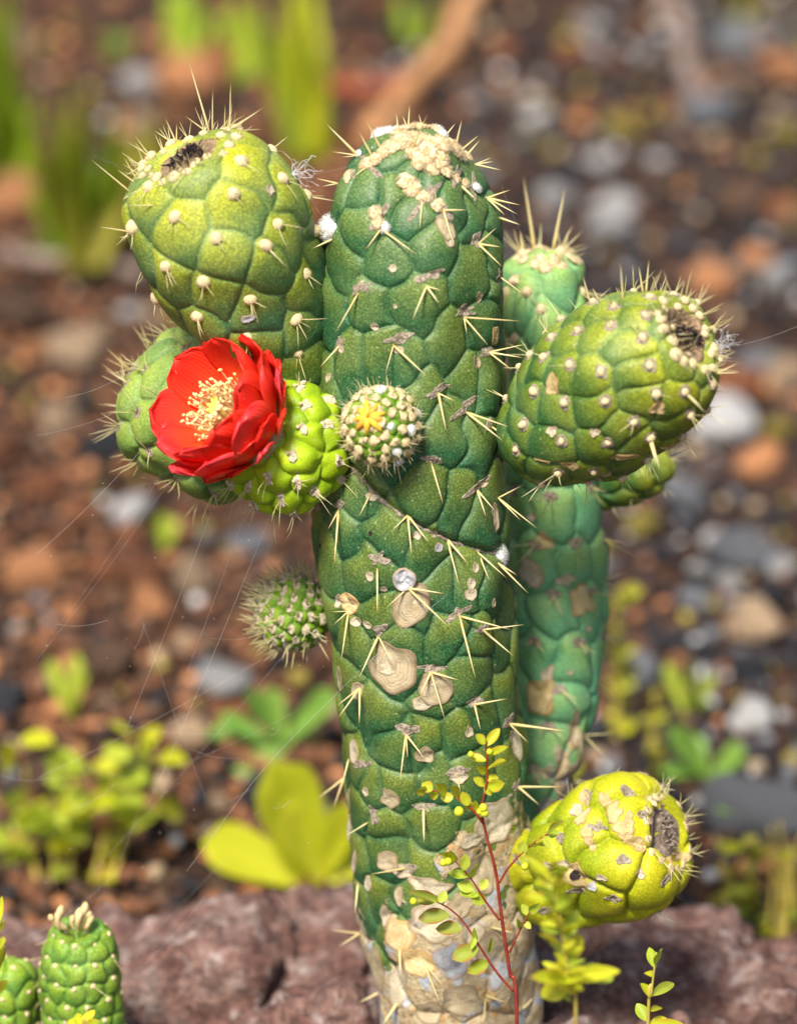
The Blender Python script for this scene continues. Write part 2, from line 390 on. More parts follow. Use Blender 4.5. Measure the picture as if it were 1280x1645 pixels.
# unit cushion / tuft meshes
def fuzzy(sub, hairs, hl, hr, seed, squash=0.75, lump=0.12, curl=0.25):
    r = np.random.RandomState(seed); V, F = ICO[sub]; V = V.copy()
    V *= (1 + lump * wnoise(V, 0.6, seed))[:, None]; V[:, 2] *= squash
    a = Acc(); a.add((V, F))
    for _ in range(hairs):
        d = r.randn(3); d[2] = abs(d[2]) * 1.0 + 0.05; d /= np.linalg.norm(d)
        p = d * np.array([1, 1, squash]) * 0.92; q = d + r.randn(3) * curl; q /= np.linalg.norm(q)
        L = hl * r.uniform(0.5, 1.25); m = p + d * L * 0.5 + r.randn(3) * L * 0.14
        a.add(tube([p, m, p + (d * 0.4 + q * 0.6) * L], [hr, hr * 0.8, hr * 0.2], 3, False))
    return a
def fuzzmeshes(name, mat, n, *args, **kw):
    out = []
    for k in range(n):
        a = fuzzy(*args, seed=40 + k, **kw); out.append(mesh(name, a.V, a.F, mat))
    return out
CUSH = fuzzmeshes('areole', M['cushion'], 4, 2, 90, 0.16, 0.030, squash=0.95, lump=0.06)
TAN = fuzzmeshes('wool_tuft', M['tan'], 4, 2, 330, 0.36, 0.020, squash=0.42, lump=0.30, curl=0.9)
WHI = fuzzmeshes('wool_tuft', M['white'], 3, 2, 380, 0.50, 0.018, squash=0.7, lump=0.12, curl=0.6)
def tuft(meshes, parent, p, nrm, r, name=None, flat=1.0):
    o = mk(name or meshes[0].name.split('.')[0], R.choice(meshes), parent)
    o.matrix_basis = orient(p, nrm, r * R.uniform(0.85, 1.15), r * R.uniform(0.85, 1.15), r * flat, R.uniform(0, 6)); return o

# ------------------------------------------------------------------ cactus joints
class Joint:
    def __init__(s, name, axis, prof, mat, parent, cw, ch, H, du=0.0005, seeds_px=(), areoles_px=(), fill=True,
                 arfrac=0.36, bark=None, seams=(), seed=1, sharp=0.20, warp=0.10, pit=0.8, noise_amp=0.0012, filldist=0.62):
        A = crom([tuple(p) for p in axis], 240) if len(axis) > 2 else np.array([np.array(axis[0]) * (1 - t) + np.array(axis[1]) * t for t in np.linspace(0, 1, 60)])
        L = np.concatenate([[0], np.cumsum(np.linalg.norm(np.diff(A, axis=0), axis=1))]); s.len = L[-1]
        T = np.gradient(A, axis=0); T /= np.linalg.norm(T, axis=1)[:, None]
        pr = crom(prof, 30 * len(prof)); pr[:, 1] = np.maximum(pr[:, 1], 0.0002)
        pl = np.concatenate([[0], np.cumsum(np.linalg.norm(np.diff(pr, axis=0), axis=1))])
        nV = int(pl[-1] / du); sv = np.linspace(0, pl[-1], nV)
        ps = np.interp(sv, pl, pr[:, 0]); prr = np.interp(sv, pl, pr[:, 1])
        C = np.stack([np.interp(ps, L, A[:, k]) for k in range(3)], 1)
        Tn = np.stack([np.interp(ps, L, T[:, k]) for k in range(3)], 1); Tn /= np.linalg.norm(Tn, axis=1)[:, None]
        over = np.maximum(ps - L[-1], 0); C += Tn * over[:, None]
        nU = int(2 * math.pi * prr.max() / du)
        th = np.linspace(0, 2 * math.pi, nU, endpoint=False)
        ref = np.array([0, 1.0, 0.01]); N = ref[None] - Tn * (Tn @ ref)[:, None]; N /= np.linalg.norm(N, axis=1)[:, None]
        B = np.cross(Tn, N)
        P = C[:, None] + prr[:, None, None] * (np.cos(th)[None, :, None] * N[:, None] + np.sin(th)[None, :, None] * B[:, None])
        rnum = np.random.RandomState(seed)
        EV = np.gradient(P, axis=0); EU = (np.roll(P, -1, 1) - np.roll(P, 1, 1))
        EV /= np.linalg.norm(EV, axis=2)[..., None] + 1e-12; EU /= np.linalg.norm(EU, axis=2)[..., None] + 1e-12
        NN = np.cross(EU, EV); NN /= np.linalg.norm(NN, axis=2)[..., None] + 1e-12
        rt = P - C[:, None]
        if (NN[nV // 2] * rt[nV // 2]).sum() < 0: NN = -NN
        P = P + NN * (noise_amp * wnoise(P, 28, seed + 3))[..., None]
        s.P, s.EU, s.EV, s.NN, s.nU, s.nV = P, EU, EV, NN, nU, nV
        s.flat = P.reshape(-1, 3)
        s.base_bvh = s._bvh(P)
        # seeds
        sd_i = []; ar_i = []
        def stepv(idx, dist):
            i, j = divmod(idx, nU); di = int(round(dist / (pl[-1] / nV)))
            return min(max(i + di, 1), nV - 2) * nU + j
        for (x, y) in seeds_px:
            k = s.base_idx(x, y)
            if k is not None: sd_i.append(k)
        for (x, y) in areoles_px:
            k = s.base_idx(x, y)
            if k is not None: ar_i.append(k); sd_i.append(stepv(k, -arfrac * ch))
        n_px = len(sd_i)
        s.fill_areoles = []
        if fill:
            row = 0; v = ch * 0.4
            while v < pl[-1] - ch * 0.2:
                i = int(v / pl[-1] * nV); r_ = prr[min(i, nV - 1)]; cnt = max(int(round(2 * math.pi * r_ / cw)), 1)
                for c in range(cnt):
                    a = (c + (row % 2) * 0.5 + rnum.uniform(-.13, .13)) / cnt * nU
                    ii = min(max(i + int(rnum.uniform(-.12, .12) * ch / du), 1), nV - 2)
                    k = ii * nU + int(a) % nU
                    p = s.flat[k]
                    if all(np.linalg.norm(p - s.flat[q]) > filldist * 0.5 * (cw + ch) for q in sd_i):
                        sd_i.append(k); s.fill_areoles.append(stepv(k, arfrac * ch))
                row += 1; v += ch * 0.86
        s.ar_i = ar_i
        sp_ = s.flat[sd_i]; eu = EU.reshape(-1, 3)[sd_i]; ev = EV.reshape(-1, 3)[sd_i]; nn = NN.reshape(-1, 3)[sd_i]
        M_ = len(sd_i); rc = rnum.uniform(0, 1, M_)
        Q = s.flat + warp * cw * np.stack([wnoise(s.flat, 0.9 / cw, seed + 10 + k) for k in range(3)], 1)
        F1 = np.empty(len(Q)); F2 = np.empty(len(Q)); I1 = np.empty(len(Q), int); UPC = np.empty(len(Q))
        c_u = (sp_ * eu).sum(1); c_v = (sp_ * ev).sum(1); c_n = (sp_ * nn).sum(1)
        for a in range(0, len(Q), 20000):
            q = Q[a:a + 20000]
            du_ = (q @ eu.T - c_u) / cw; dv_ = (q @ ev.T - c_v) / ch; dn_ = (q @ nn.T - c_n) / cw
            d = np.sqrt(du_ ** 2 + dv_ ** 2 + dn_ ** 2 * 0.8)
            ix = np.argmin(d, 1); rr = np.arange(len(q)); F1[a:a + 20000] = d[rr, ix]; I1[a:a + 20000] = ix
            UPC[a:a + 20000] = dv_[rr, ix]; d[rr, ix] = 9; F2[a:a + 20000] = d.min(1)
        e = F2 - F1
        pill = 1 - np.exp(-e / sharp)
        disp = H * (pill - 0.62) + H * 0.30 * np.clip(1 - (F1 / 0.62) ** 2, -0.3, 1) + H * 0.07 * np.clip(UPC, -.6, .6)
        disp -= np.minimum(H * 0.25, 0.0005) * np.exp(-e / 0.045)
        pits = [s.flat[k] for k in ar_i + s.fill_areoles]
        if pit > 0:
            for p in pits:
                dd = ((s.flat - p) ** 2).sum(1); near = dd < (0.5 * cw) ** 2
                disp[near] -= pit * H * 0.55 * np.exp(-dd[near] / (0.13 * cw) ** 2)
        for pts, wdt, dep in seams:
            hp = [s.flat[k] for k in (s.base_idx(x, y) for x, y in pts) if k is not None]
            hp = crom(hp, 60)
            dm = np.full(len(s.flat), 9.0)
            lo, hi = hp.min(0) - 0.01, hp.max(0) + 0.01; box = np.all((s.flat > lo) & (s.flat < hi), axis=1)
            dm[box] = np.sqrt(((s.flat[box][:, None] - hp[None]) ** 2).sum(2)).min(1)
            disp -= dep * np.exp(-(dm / wdt) ** 2)
        Vf = s.flat + NN.reshape(-1, 3) * disp[:, None]
        s.V = Vf.reshape(nV, nU, 3)
        bk = np.zeros(len(Vf)) if bark is None else bark(s.flat, np.repeat(np.linspace(0, 1, nV), nU))
        A4 = np.stack([np.clip(pill, 0, 1), rc[I1], np.repeat(np.linspace(0, 1, nV), nU), bk], 1)
        B4 = np.stack([np.clip(UPC + 0.5, 0, 1), np.clip(e, 0, 1), F1 * 0, F1 * 0 + 1], 1)
        idx = np.arange(nV * nU).reshape(nV, nU)
        a_ = idx[:-1]; b_ = np.roll(idx, -1, 1)[:-1]; c_ = np.roll(idx, -1, 1)[1:]; d_ = idx[1:]
        F = np.stack([a_, b_, c_, d_], 2).reshape(-1, 4)
        o = mk(name, mesh(name, Vf, F, mat, True, {'A': A4, 'B': B4}), parent)
        s.o = o; s.bvh = s._bvh(s.V); s.fine = Acc()
    def _bvh(s, P):
        G = P[::2, ::2]; s.gs = G.shape
        idx = np.arange(G.shape[0] * G.shape[1]).reshape(G.shape[:2])
        a = idx[:-1]; b = np.roll(idx, -1, 1)[:-1]; c = np.roll(idx, -1, 1)[1:]; d = idx[1:]
        return BVHTree.FromPolygons(G.reshape(-1, 3).tolist(), np.stack([a, b, c, d], 2).reshape(-1, 4).tolist())
    def base_idx(s, x, y):
        h = s.base_bvh.ray_cast(CAM, ray(x, y).normalized())
        if h[0] is None:
            d = np.array(ray(x, y).normalized()); w = s.flat - np.array(CAM)
            t = w @ d; ds = ((w - t[:, None] * d) ** 2).sum(1)
            k = int(np.argmin(ds)); return k if ds[k] < 0.006 ** 2 else None
        return int(np.argmin(((s.flat - np.array(h[0])) ** 2).sum(1)))
    def hit(s, x, y):
        h = s.bvh.ray_cast(CAM, ray(x, y).normalized())
        if h[0] is not None:
            k = int(np.argmin(((s.V.reshape(-1, 3) - np.array(h[0])) ** 2).sum(1)))
            return h[0], Vector(s.NN.reshape(-1, 3)[k])
        d = np.array(ray(x, y).normalized()); w = s.V.reshape(-1, 3) - np.array(CAM)
        t = w @ d; k = int(np.argmin(((w - t[:, None] * d) ** 2).sum(1)))
        return Vector(s.V.reshape(-1, 3)[k]), Vector(s.NN.reshape(-1, 3)[k])
    def at(s, k):
        return Vector(s.V.reshape(-1, 3)[k]), Vector(s.NN.reshape(-1, 3)[k]), Vector(s.EV.reshape(-1, 3)[k]), Vector(s.EU.reshape(-1, 3)[k])
    def patch(s, p, nrm, rx, ry, mat, name='scab', rot=0.0, thick=0.00035, seed=None, rough=0.22, n=36, lift=0.0):
        """a thin raised crust that follows the skin"""
        r_ = np.random.RandomState(R.randrange(99999) if seed is None else seed)
        up = Vector((0, 0, 1)); ex = up.cross(nrm)
        ex = ex.normalized() if ex.length > 0.05 else Vector((1, 0, 0)); ey = nrm.cross(ex)
        ang = np.linspace(0, 2 * math.pi, n, endpoint=False)
        ol = np.ones(n)
        for f in (2, 3, 4, 5, 6): ol += rough / f ** 0.7 * r_.randn() * np.cos(f * ang + r_.uniform(0, 6.28))
        ol = np.clip(ol, 0.35, 1.7)
        rs = np.array([0.0, 0.22, 0.42, 0.6, 0.76, 0.88, 0.95, 1.0]); hts = np.array([.75, .85, .7, 1., .85, 1.05, .8, -0.9])
        V = []; A = []; F = []
        wav = r_.uniform(0, 6.28)
        for i, q in enumerate(rs):
            for j in range(n if i else 1):
                a = ang[j]; x = q * ol[j] * math.cos(a) * rx; y = q * ol[j] * math.sin(a) * ry
                x, y = x * math.cos(rot) - y * math.sin(rot), x * math.sin(rot) + y * math.cos(rot)
                o_ = p + ex * x + ey * y + nrm * 0.006
                h = s.bvh.ray_cast(o_, -nrm, 0.02)
                if h[0] is None: h = s.bvh.find_nearest(o_ - nrm * 0.006)
                V.append(h[0] + nrm * (thick * hts[i] * (1 + 0.35 * math.sin(3 * a + wav + q * 7)) + lift))
                A.append((q, a / 6.2832, r_.uniform(), 1))
        for j in range(n): F.append((0, 1 + j, 1 + (j + 1) % n))
        for i in range(1, len(rs) - 1):
            b0 = 1 + (i - 1) * n; b1 = b0 + n
            for j in range(n):
                k = (j + 1) % n; F.append((b0 + j, b1 + j, b1 + k, b0 + k))
        return mk(name, mesh(name, V, F, mat, True, {'A': np.array(A)}), s.o)
    def scab(s, x, y, rx, ry, mat='scab', **kw):
        p, n = s.hit(x, y); q = pxm(p); return s.patch(p, n, rx * q, ry * q, M[mat], **kw)
    def pspine(s, x, y, ends, r=3.0, k=0.42):
        p, n = s.hit(x, y); q = pxm(p)
        for e in ends:
            L2 = math.hypot(e[0] - x, e[1] - y)
            kk = e[2] if len(e) > 2 else k
            p1 = atD(e[0], e[1], depth(p) - kk * L2 * q)
            spine(s.o, p, p1, (e[3] if len(e) > 3 else r) * q * R.uniform(.62, .92))
    def finespines(s, k, n, lmin, lmax, r, down=0.7, outw=0.6, jit=0.35):
        p, nn, ev, eu = s.at(k)
        for _ in range(n):
            d = nn * outw - ev * down + Vector((R.gauss(0, jit), R.gauss(0, jit), R.gauss(0, jit)))
            s.fine.cone(p, p + d.normalized() * R.uniform(lmin, lmax), r * R.uniform(0.7, 1.2), 4, R.uniform(-.12, .12))
    def done(s, mat='fine'):
        if s.fine.V:
            o = s.fine.build('fine_spines', M[mat], s.o); o['kind'] = 'stuff'

# ------------------------------------------------------------------ ground
def ground():
    n = 140; xs = np.sign(np.linspace(-1, 1, n)) * np.abs(np.linspace(-1, 1, n)) ** 3 * 60
    X, Y = np.meshgrid(xs, xs + 0.6, indexing='ij')
    P = np.stack([X, Y, X * 0], 2); f = np.exp(-((X / 3) ** 2 + ((Y - .6) / 3) ** 2))
    P[..., 2] = 0.004 * wnoise(P, 6, 5) * f - 0.004
    idx = np.arange(n * n).reshape(n, n)
    F = np.stack([idx[:-1, :-1], idx[1:, :-1], idx[1:, 1:], idx[:-1, 1:]], 2).reshape(-1, 4)
    o = mk('ground', mesh('ground', P.reshape(-1, 3), F, M['soil'])); o['kind'] = 'structure'; o['label'] = 'dark volcanic soil under the gravel'
ground()
def stone_mesh(name, sub, seed, rough=0.16, flat=0.72):
    V, F = ICO[sub]; V = V.copy(); r = np.random.RandomState(seed)
    d = 1 + rough * wnoise(V, 0.28, seed, 5) + rough * 0.55 * wnoise(V, 0.7, seed + 50, 6) + rough * 0.25 * wnoise(V, 1.9, seed + 90, 8)
    for _ in range(5):                 # broken facets
        nrm = r.randn(3); nrm /= np.linalg.norm(nrm); c = r.uniform(0.62, 0.9)
        ex = np.maximum((V * d[:, None]) @ nrm - c, 0); V = V - 0.8 * ex[:, None] * nrm / np.maximum(d[:, None], .4)
    V = V * d[:, None] * np.array([1, r.uniform(.7, 1), flat * r.uniform(.8, 1.15)])
    return mesh(name, V, F, None)
PROT = [[stone_mesh('stone', 4, 100 + 17 * c + k) for k in range(4)] for c in range(len(STONE))]
for c, key in enumerate(STONE):
    for me in PROT[c]: me.materials.append(STONE[key])
KEYS = list(STONE)
placed = []
NAMES = {'rust': 'lava_stone', 'dark': 'basalt_stone', 'brown': 'lava_stone', 'orange': 'orange_stone', 'tan': 'tan_stone', 'pale': 'pale_stone', 'grey': 'grey_stone', 'olive': 'ochre_stone'}
WORDS = {'rust': 'rust red porous lava stone', 'dark': 'blackish basalt stone', 'brown': 'dark brown lava stone', 'orange': 'orange stone', 'tan': 'tan stone', 'pale': 'pale grey stone', 'grey': 'mid grey stone', 'olive': 'ochre yellow stone'}
def stone(px, py, size, key, label=None, group=None, asp=1.0):
    p = atZ(px, py, 0.0); r = size * 0.5 * pxm(p)
    o = mk(NAMES[key], R.choice(PROT[KEYS.index(key)]))
    o.location = (p.x, p.y + r * 0.3, r * 0.32)
    o.rotation_euler = (R.uniform(-.35, .35), R.uniform(-.35, .35), R.uniform(0, 6.28))
    o.scale = (r * asp, r, r); placed.append((o.location.x, o.location.y, r))
    big = 'small' if r < .0085 else 'fist-wide' if r > .05 else 'medium-sized' if r < .0135 else 'large'
    soil_ = 'rusty brown' if p.x < 0 else 'blackish grey'
    tag(o, label or f'{big} {WORDS[key]} lying loose on the {soil_} gravel', 'stone', group or f'{big} {WORDS[key]}s scattered on {soil_} gravel'); return o
NOTABLE = [(1165, 700, 130, 'pale', 'large chalky pale stone beside an orange red stone'), (1222, 768, 95, 'orange', 'rounded orange red stone beside the large chalky stone'),
 (1210, 1020, 105, 'tan', 'round smooth tan stone right of the teal rear stem'), (1265, 620, 90, 'tan', 'pinkish tan stone above the large chalky stone'),
 (1205, 1165, 75, 'pale', 'pale grey stone just behind the broad green leaves'), (1150, 470, 80, 'orange', 'orange stone behind the tip of the open topped right joint'),
 (355, 1112, 95, 'pale', 'long flat pale stone behind the small spiny bud'), (300, 1195, 65, 'tan', 'upright tan pebble near the green rosette'),
 (295, 150, 120, 'orange', 'big orange rock behind the grass tufts'), (225, 140, 60, 'pale', 'whitish stone touching the big orange rock'),
 (35, 345, 120, 'orange', 'broad sandy orange rock at the foot of the grass'), (60, 945, 110, 'orange', 'wide orange brown rock on the bare reddish soil'),
 (1190, 905, 105, 'grey', 'lumpy grey conglomerate stone below the orange red stone'), (990, 340, 70, 'pale', 'round whitish pebble above the right hand joint'),
 (985, 375, 75, 'pale', 'second whitish pebble next to the rear crown spines'), (890, 330, 60, 'pale', None),
 (1150, 880, 50, 'pale', None), (1225, 880, 45, 'tan', None), (1250, 920, 55, 'pale', None), (1170, 945, 45, 'pale', None), (1245, 455, 60, 'pale', 'small whitish pebble near the orange stone'), (90, 690, 80, 'tan', 'pale tan stone lying beside a black stone'), (180, 745, 110, 'dark', 'large black stone beside the pale tan stone'),
 (1260, 130, 75, 'orange', 'reddish orange stone near the grey dry stem'), (1210, 1345, 190, 'grey', 'large smooth grey stone behind the yellow joint'), (1215, 590, 60, 'grey', None), (1030, 855, 65, 'olive', None),
 (1000, 215, 60, 'olive', None), (1265, 230, 60, 'olive', None), (210, 830, 60, 'pale', None), (400, 885, 60, 'grey', None), (310, 940, 75, 'tan', None), (240, 990, 80, 'orange', 'orange lump of lava near the cobweb threads')]
for x, y, sz, k, lb in NOTABLE: stone(x, y, sz, k, lb, 'stones that stand out on the gravel' if lb else None, R.uniform(1, 1.25))
tries = 0; cnt = 0
while cnt < 235 and tries < 6000:
    tries += 1
    x = R.uniform(-60, 1340); y = R.uniform(-20, 1400)
    left = x < 600
    if left: key = R.choices(KEYS, [12, 2.5, 8, 4.0, 1.6, 0.35, 0.4, 0.8])[0]
    else: key = R.choices(KEYS, [2.5, 8, 5, 1.6, 2.2, 2.0, 4, 1.2])[0]
    sz = R.choice([34, 40, 46, 52, 60, 75, 95]) * R.uniform(0.8, 1.1)
    if key in ('pale', 'olive', 'orange'): sz = min(sz, 55)
    p = atZ(x, y); r = sz * 0.5 * pxm(p)
    if p.y < 0.12 or any((p.x - a) ** 2 + (p.y + r * .3 - b) ** 2 < (0.85 * (r + c)) ** 2 for a, b, c in placed): continue
    stone(x, y, sz, key); cnt += 1
base_x = atY(750, 1800, -0.022).x
def gravel():
    n = 19000
    prot = []
    for k in range(20):
        V1, F1 = ICO[2 if k < 10 else 1]
        prot.append((V1 * (1 + 0.20 * wnoise(V1, 0.4, 300 + k, 5) + .08 * wnoise(V1, 1.2, 330 + k, 5))[:, None] * np.array([1, .85, .7]), np.array(F1)))
    cl = np.array([(0.17, 0.07, 0.034), (0.02, 0.02, 0.024), (0.09, 0.05, 0.03), (0.40, 0.17, 0.07), (0.36, 0.26, 0.16), (0.45, 0.44, 0.42), (0.13, 0.13, 0.14), (0.28, 0.22, 0.04)])
    Vs = []; Fs = []; Cs = []; b = 0
    while len(Vs) < n:
        wide = len(Vs) > 7000
        x = R.uniform(-1700, 2980) if wide else R.uniform(-200, 1480); y = R.uniform(-240, 2100) if wide else R.uniform(-60, 1500)
        if wide and -150 < x < 1430 and -30 < y < 1450: continue
        p = atZ(x, y)
        if (p.y < 0.03 and not wide) or (p.x - base_x) ** 2 + (p.y + .03) ** 2 < .0016: continue
        r = R.uniform(6, 19) * pxm(p) * (0.8 if p.y > .5 else 1)
        if x < 600: w = [12, 4, 8, 4.0, 1.2, 0.25, 0.4, 0.7]
        else: w = [1.2, 20, 3.5, 1.4, 1.5, 1.6, 3, 1.3]
        c = np.minimum(cl[R.choices(range(8), w)[0]] * R.uniform(0.5, 1.7), .8)
        a, a2 = R.uniform(0, 6.28), R.uniform(-.6, .6)
        Rz = np.array([[math.cos(a), -math.sin(a), 0], [math.sin(a), math.cos(a), 0], [0, 0, 1]]) @ np.array([[1, 0, 0], [0, math.cos(a2), -math.sin(a2)], [0, math.sin(a2), math.cos(a2)]])
        V1, F1 = prot[R.randrange(10) + (10 if wide else 0)]
        Vs.append((V1 * r) @ Rz.T + np.array([p.x, p.y, r * R.uniform(0.1, 0.7)]))
        Fs.append(F1 + b); b += len(V1); Cs.append(np.tile(np.append(c, 1), (len(V1), 1)))
    o = mk('gravel', mesh('gravel', np.vstack(Vs), np.vstack(Fs), M['gravel'], True, {'C': np.vstack(Cs)})); tag(o, 'loose dark and rusty volcanic gravel covering the ground', 'gravel', None, 'stuff')
gravel()

# ------------------------------------------------------------------ lava rocks round the foot of the cactus
import bmesh
def lava(c, rx, ry, rz, seed, label, sub=6):
    b = bmesh.new(); bmesh.ops.create_icosphere(b, subdivisions=sub, radius=1.0)
    off = Vector((seed * 3.1, seed * 1.7, 0))
    for v in b.verts:
        d = v.co.copy(); q = Vector((d.x * rx, d.y * ry, d.z * rz))
        h = 0.42 * mnoise.fractal(q * 17 + off, 1.0, 2.0, 3)
        h += 0.26 * (0.5 - mnoise.voronoi(q * 46 + off)[0][0]) + 0.12 * (0.5 - mnoise.voronoi(q * 110 + off)[0][0]) + 0.07 * mnoise.noise(q * 190 + off) + 0.05 * mnoise.noise(q * 420 + off)
        sgn = lambda t, e: math.copysign(abs(t) ** e, t)
        w = Vector((sgn(d.x, .8), sgn(d.y, .8), sgn(d.z, .6))) * (1 + h)
        v.co = Vector((w.x * rx, w.y * ry, w.z * (rz + DZ * .5)))
    for f in b.faces: f.smooth = True
    me = bpy.data.meshes.new('lava_rock'); b.to_mesh(me); b.free(); me.materials.append(M['lava'])
    o = mk('lava_rock', me); o.location = (c[0], c[1], c[2] + DZ * .5); tag(o, label, 'rock', 'reddish lava rocks at the foot of the cactus'); return o
lava((-0.085, 0.048, 0.004), 0.115, 0.055, 0.009, 3, 'broad reddish purple lava rock left of the corky stem foot')
lava((0.108, 0.040, -0.002), 0.105, 0.048, 0.014, 8, 'broad grey purple lava rock under the yellow joint')
lava((-0.150, -0.01, 0.0), 0.05, 0.04, 0.026, 5, 'low brown lava rock behind the small green cactus', 5)
lava((0.005, 0.062, 0.0), 0.035, 0.022, 0.024, 12, 'small lava rock wedged behind the corky stem foot', 5)
lava((-0.035, -0.002, -0.002), 0.030, 0.026, 0.022, 15, 'small lava lump touching the left of the corky stem foot', 5)
lava((0.085, -0.035, -0.004), 0.045, 0.03, 0.022, 18, 'flat lava rock beneath the pale blurred weeds', 5)

# ------------------------------------------------------------------ the big cactus
base = atY(750, 1800, -0.022); base.z = 0
cactus = thing('cactus', base, 'thick green cactus with a red flower, spiny joints and a corky scarred foot', 'cactus')
def prof_px(rows, axis_len, q, shrink=0.0):
    return [(f * axis_len, max(r * q - shrink, 0.0)) for f, r in rows]

# --- main stem
AX = [(745, 1790, -0.032), (738, 1640, -0.028), (716, 1450, -0.022), (700, 1300, -0.017), (682, 1050, -0.009), (664, 850, -0.002), (657, 650, 0.006), (657, 480, 0.013), (662, 330, 0.020), (665, 246, 0.023)]
axp = [atY(*a) for a in AX]; axp[0].z = -0.012
L = [0]
for a, b in zip(axp, axp[1:]): L.append(L[-1] + (b - a).length)
HW = [128, 132, 140, 141, 149, 156, 150, 148, 132, 84]
pf = [(l, hw * pxm(p) - 0.0004) for l, hw, p in zip(L, HW, axp)]
pf += [(L[-1] + 0.0055, 50 * S), (L[-1] + 0.0075, 22 * S), (L[-1] + 0.0080, 1 * S)]
SEEDS = [(588,296),(637,257),(629,317),(539,324),(575,360),(655,345),(696,291),(671,277),(724,311),(755,275),(722,265),(706,386),(624,417),(546,417),(766,342),(796,348),(758,438),(796,407),(796,470),
 (668,492),(590,501),(530,500),(719,556),(792,510),(560,586),(653,591),(607,577),(751,613),(784,624),(675,646),(713,700),(771,711),(525,624),(640,710),(688,799),(732,820),(774,837),(800,790),(569,799),(533,790),
 (628,858),(554,858),(688,890),(584,926),(525,902),(706,938),(759,932),(792,944),(810,985),(664,988),(715,1027),(774,1036),(530,997),(605,985),(646,1027),(563,1039),(804,1018),(627,1074),(700,1119),(604,1152),(767,1082),
 (815,1119),(737,1186),(787,1147),(632,1203),(689,1200),(545,1147),(568,1231),(700,1248),(641,1262),(756,1254),(815,1259),(599,1279),(690,1325),(613,1330),(573,1299),(616,1376),(686,1404),(737,1376),(610,1446),(807,1441),
 (668,1450),(760,1440),(640,1510),(710,1510),(790,1510),(600,1560),(670,1580),(750,1580),(820,1570)]
def stem_bark(P, vf):
    z = P[:, 2] - DZ
    n = wnoise(P, 45, 77) * 0.10 + wnoise(P, 110, 78) * 0.08
    zz = np.interp(z, [0.0, 0.042, 0.066, 0.096, 0.145], [1.0, 0.95, 0.62, 0.22, 0.0])
    right = np.clip((P[:, 0] - (-0.004)) / 0.03, 0, 1) * np.interp(z, [0.05, 0.085, 0.115, 0.14], [0.3, 0.40, 0.36, 0])
    leftm = np.clip((-0.012 - P[:, 0]) / 0.008, 0, 1) * np.interp(z, [0.05, 0.13, 0.16], [0.35, 0.35, 0.0])
    return np.clip(zz + n + right + leftm * 0.6, 0, 1)
SEAM = [(548, 738), (578, 765), (602, 792), (640, 825), (680, 850), (720, 868), (770, 885), (806, 893)]
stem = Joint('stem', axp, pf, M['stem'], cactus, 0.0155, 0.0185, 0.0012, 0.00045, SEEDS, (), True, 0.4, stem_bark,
             [(SEAM, 0.0013, 0.0024), ([(548, 738), (540, 800), (500, 840)], 0.0016, 0.001)], 3, 0.14, 0.10, 0, filldist=0.8)
# seam ridge
def seam_strip(j, pts, r, mat, name):
    hp = []
    for x, y in pts:
        p, n = j.hit(x, y); hp.append(p + n * r * 0.25)
    P = crom([tuple(p) for p in hp], 60); rr = [r * (0.75 + 0.35 * math.sin(i * 1.3) + R.uniform(-.15, .25)) for i in range(60)]
    P += NR.randn(60, 3) * r * 0.22
    V, F = tube(P, rr, 7); mk(name, mesh(name, V, F, mat), j.o)
seam_strip(stem, SEAM, 0.00075, M['felt'], 'joint_scar')
# areole felt patches: x, y, rx, ry, rot
for x, y, rx, ry, ro in [(690,443,22,8,-.2),(745,500,20,9,.15),(578,462,18,9,-.6),(642,543,23,8,-.3),(545,552,13,10,-.9),(765,385,16,10,-.3),(785,565,14,9,.2),(703,628,22,7,-.35),(745,655,26,8,-.5),(785,682,14,6,-.4),
  (694,738,17,7,.1),(765,783,30,7,-.2),(545,810,11,8,-.5),(608,898,16,9,-.5),(735,984,18,7,-.4),(775,1010,10,7,-.4),(610,1012,16,9,-.8),(693,1074,20,7,0),(655,1172,20,9,-.1),(762,1127,16,8,0),(818,1158,16,9,0),
  (578,1228,22,8,-.6),(735,1240,20,8,-.2),(680,1296,14,7,0),(655,1395,14,11,-.6),(830,1262,12,8,0),(600,1310,10,14,0),(760,300,26,7,-.6),(730,285,24,7,-.6),(590,262,28,7,.35),(685,318,30,10,-.8),(608,350,12,20,.4),(560,280,10,12,0),(716,345,12,14,-.5),(802,445,8,12,0)]:
    stem.scab(x, y, rx, ry, 'felt', rot=-ro, name='areole', thick=0.00022, rough=0.38)
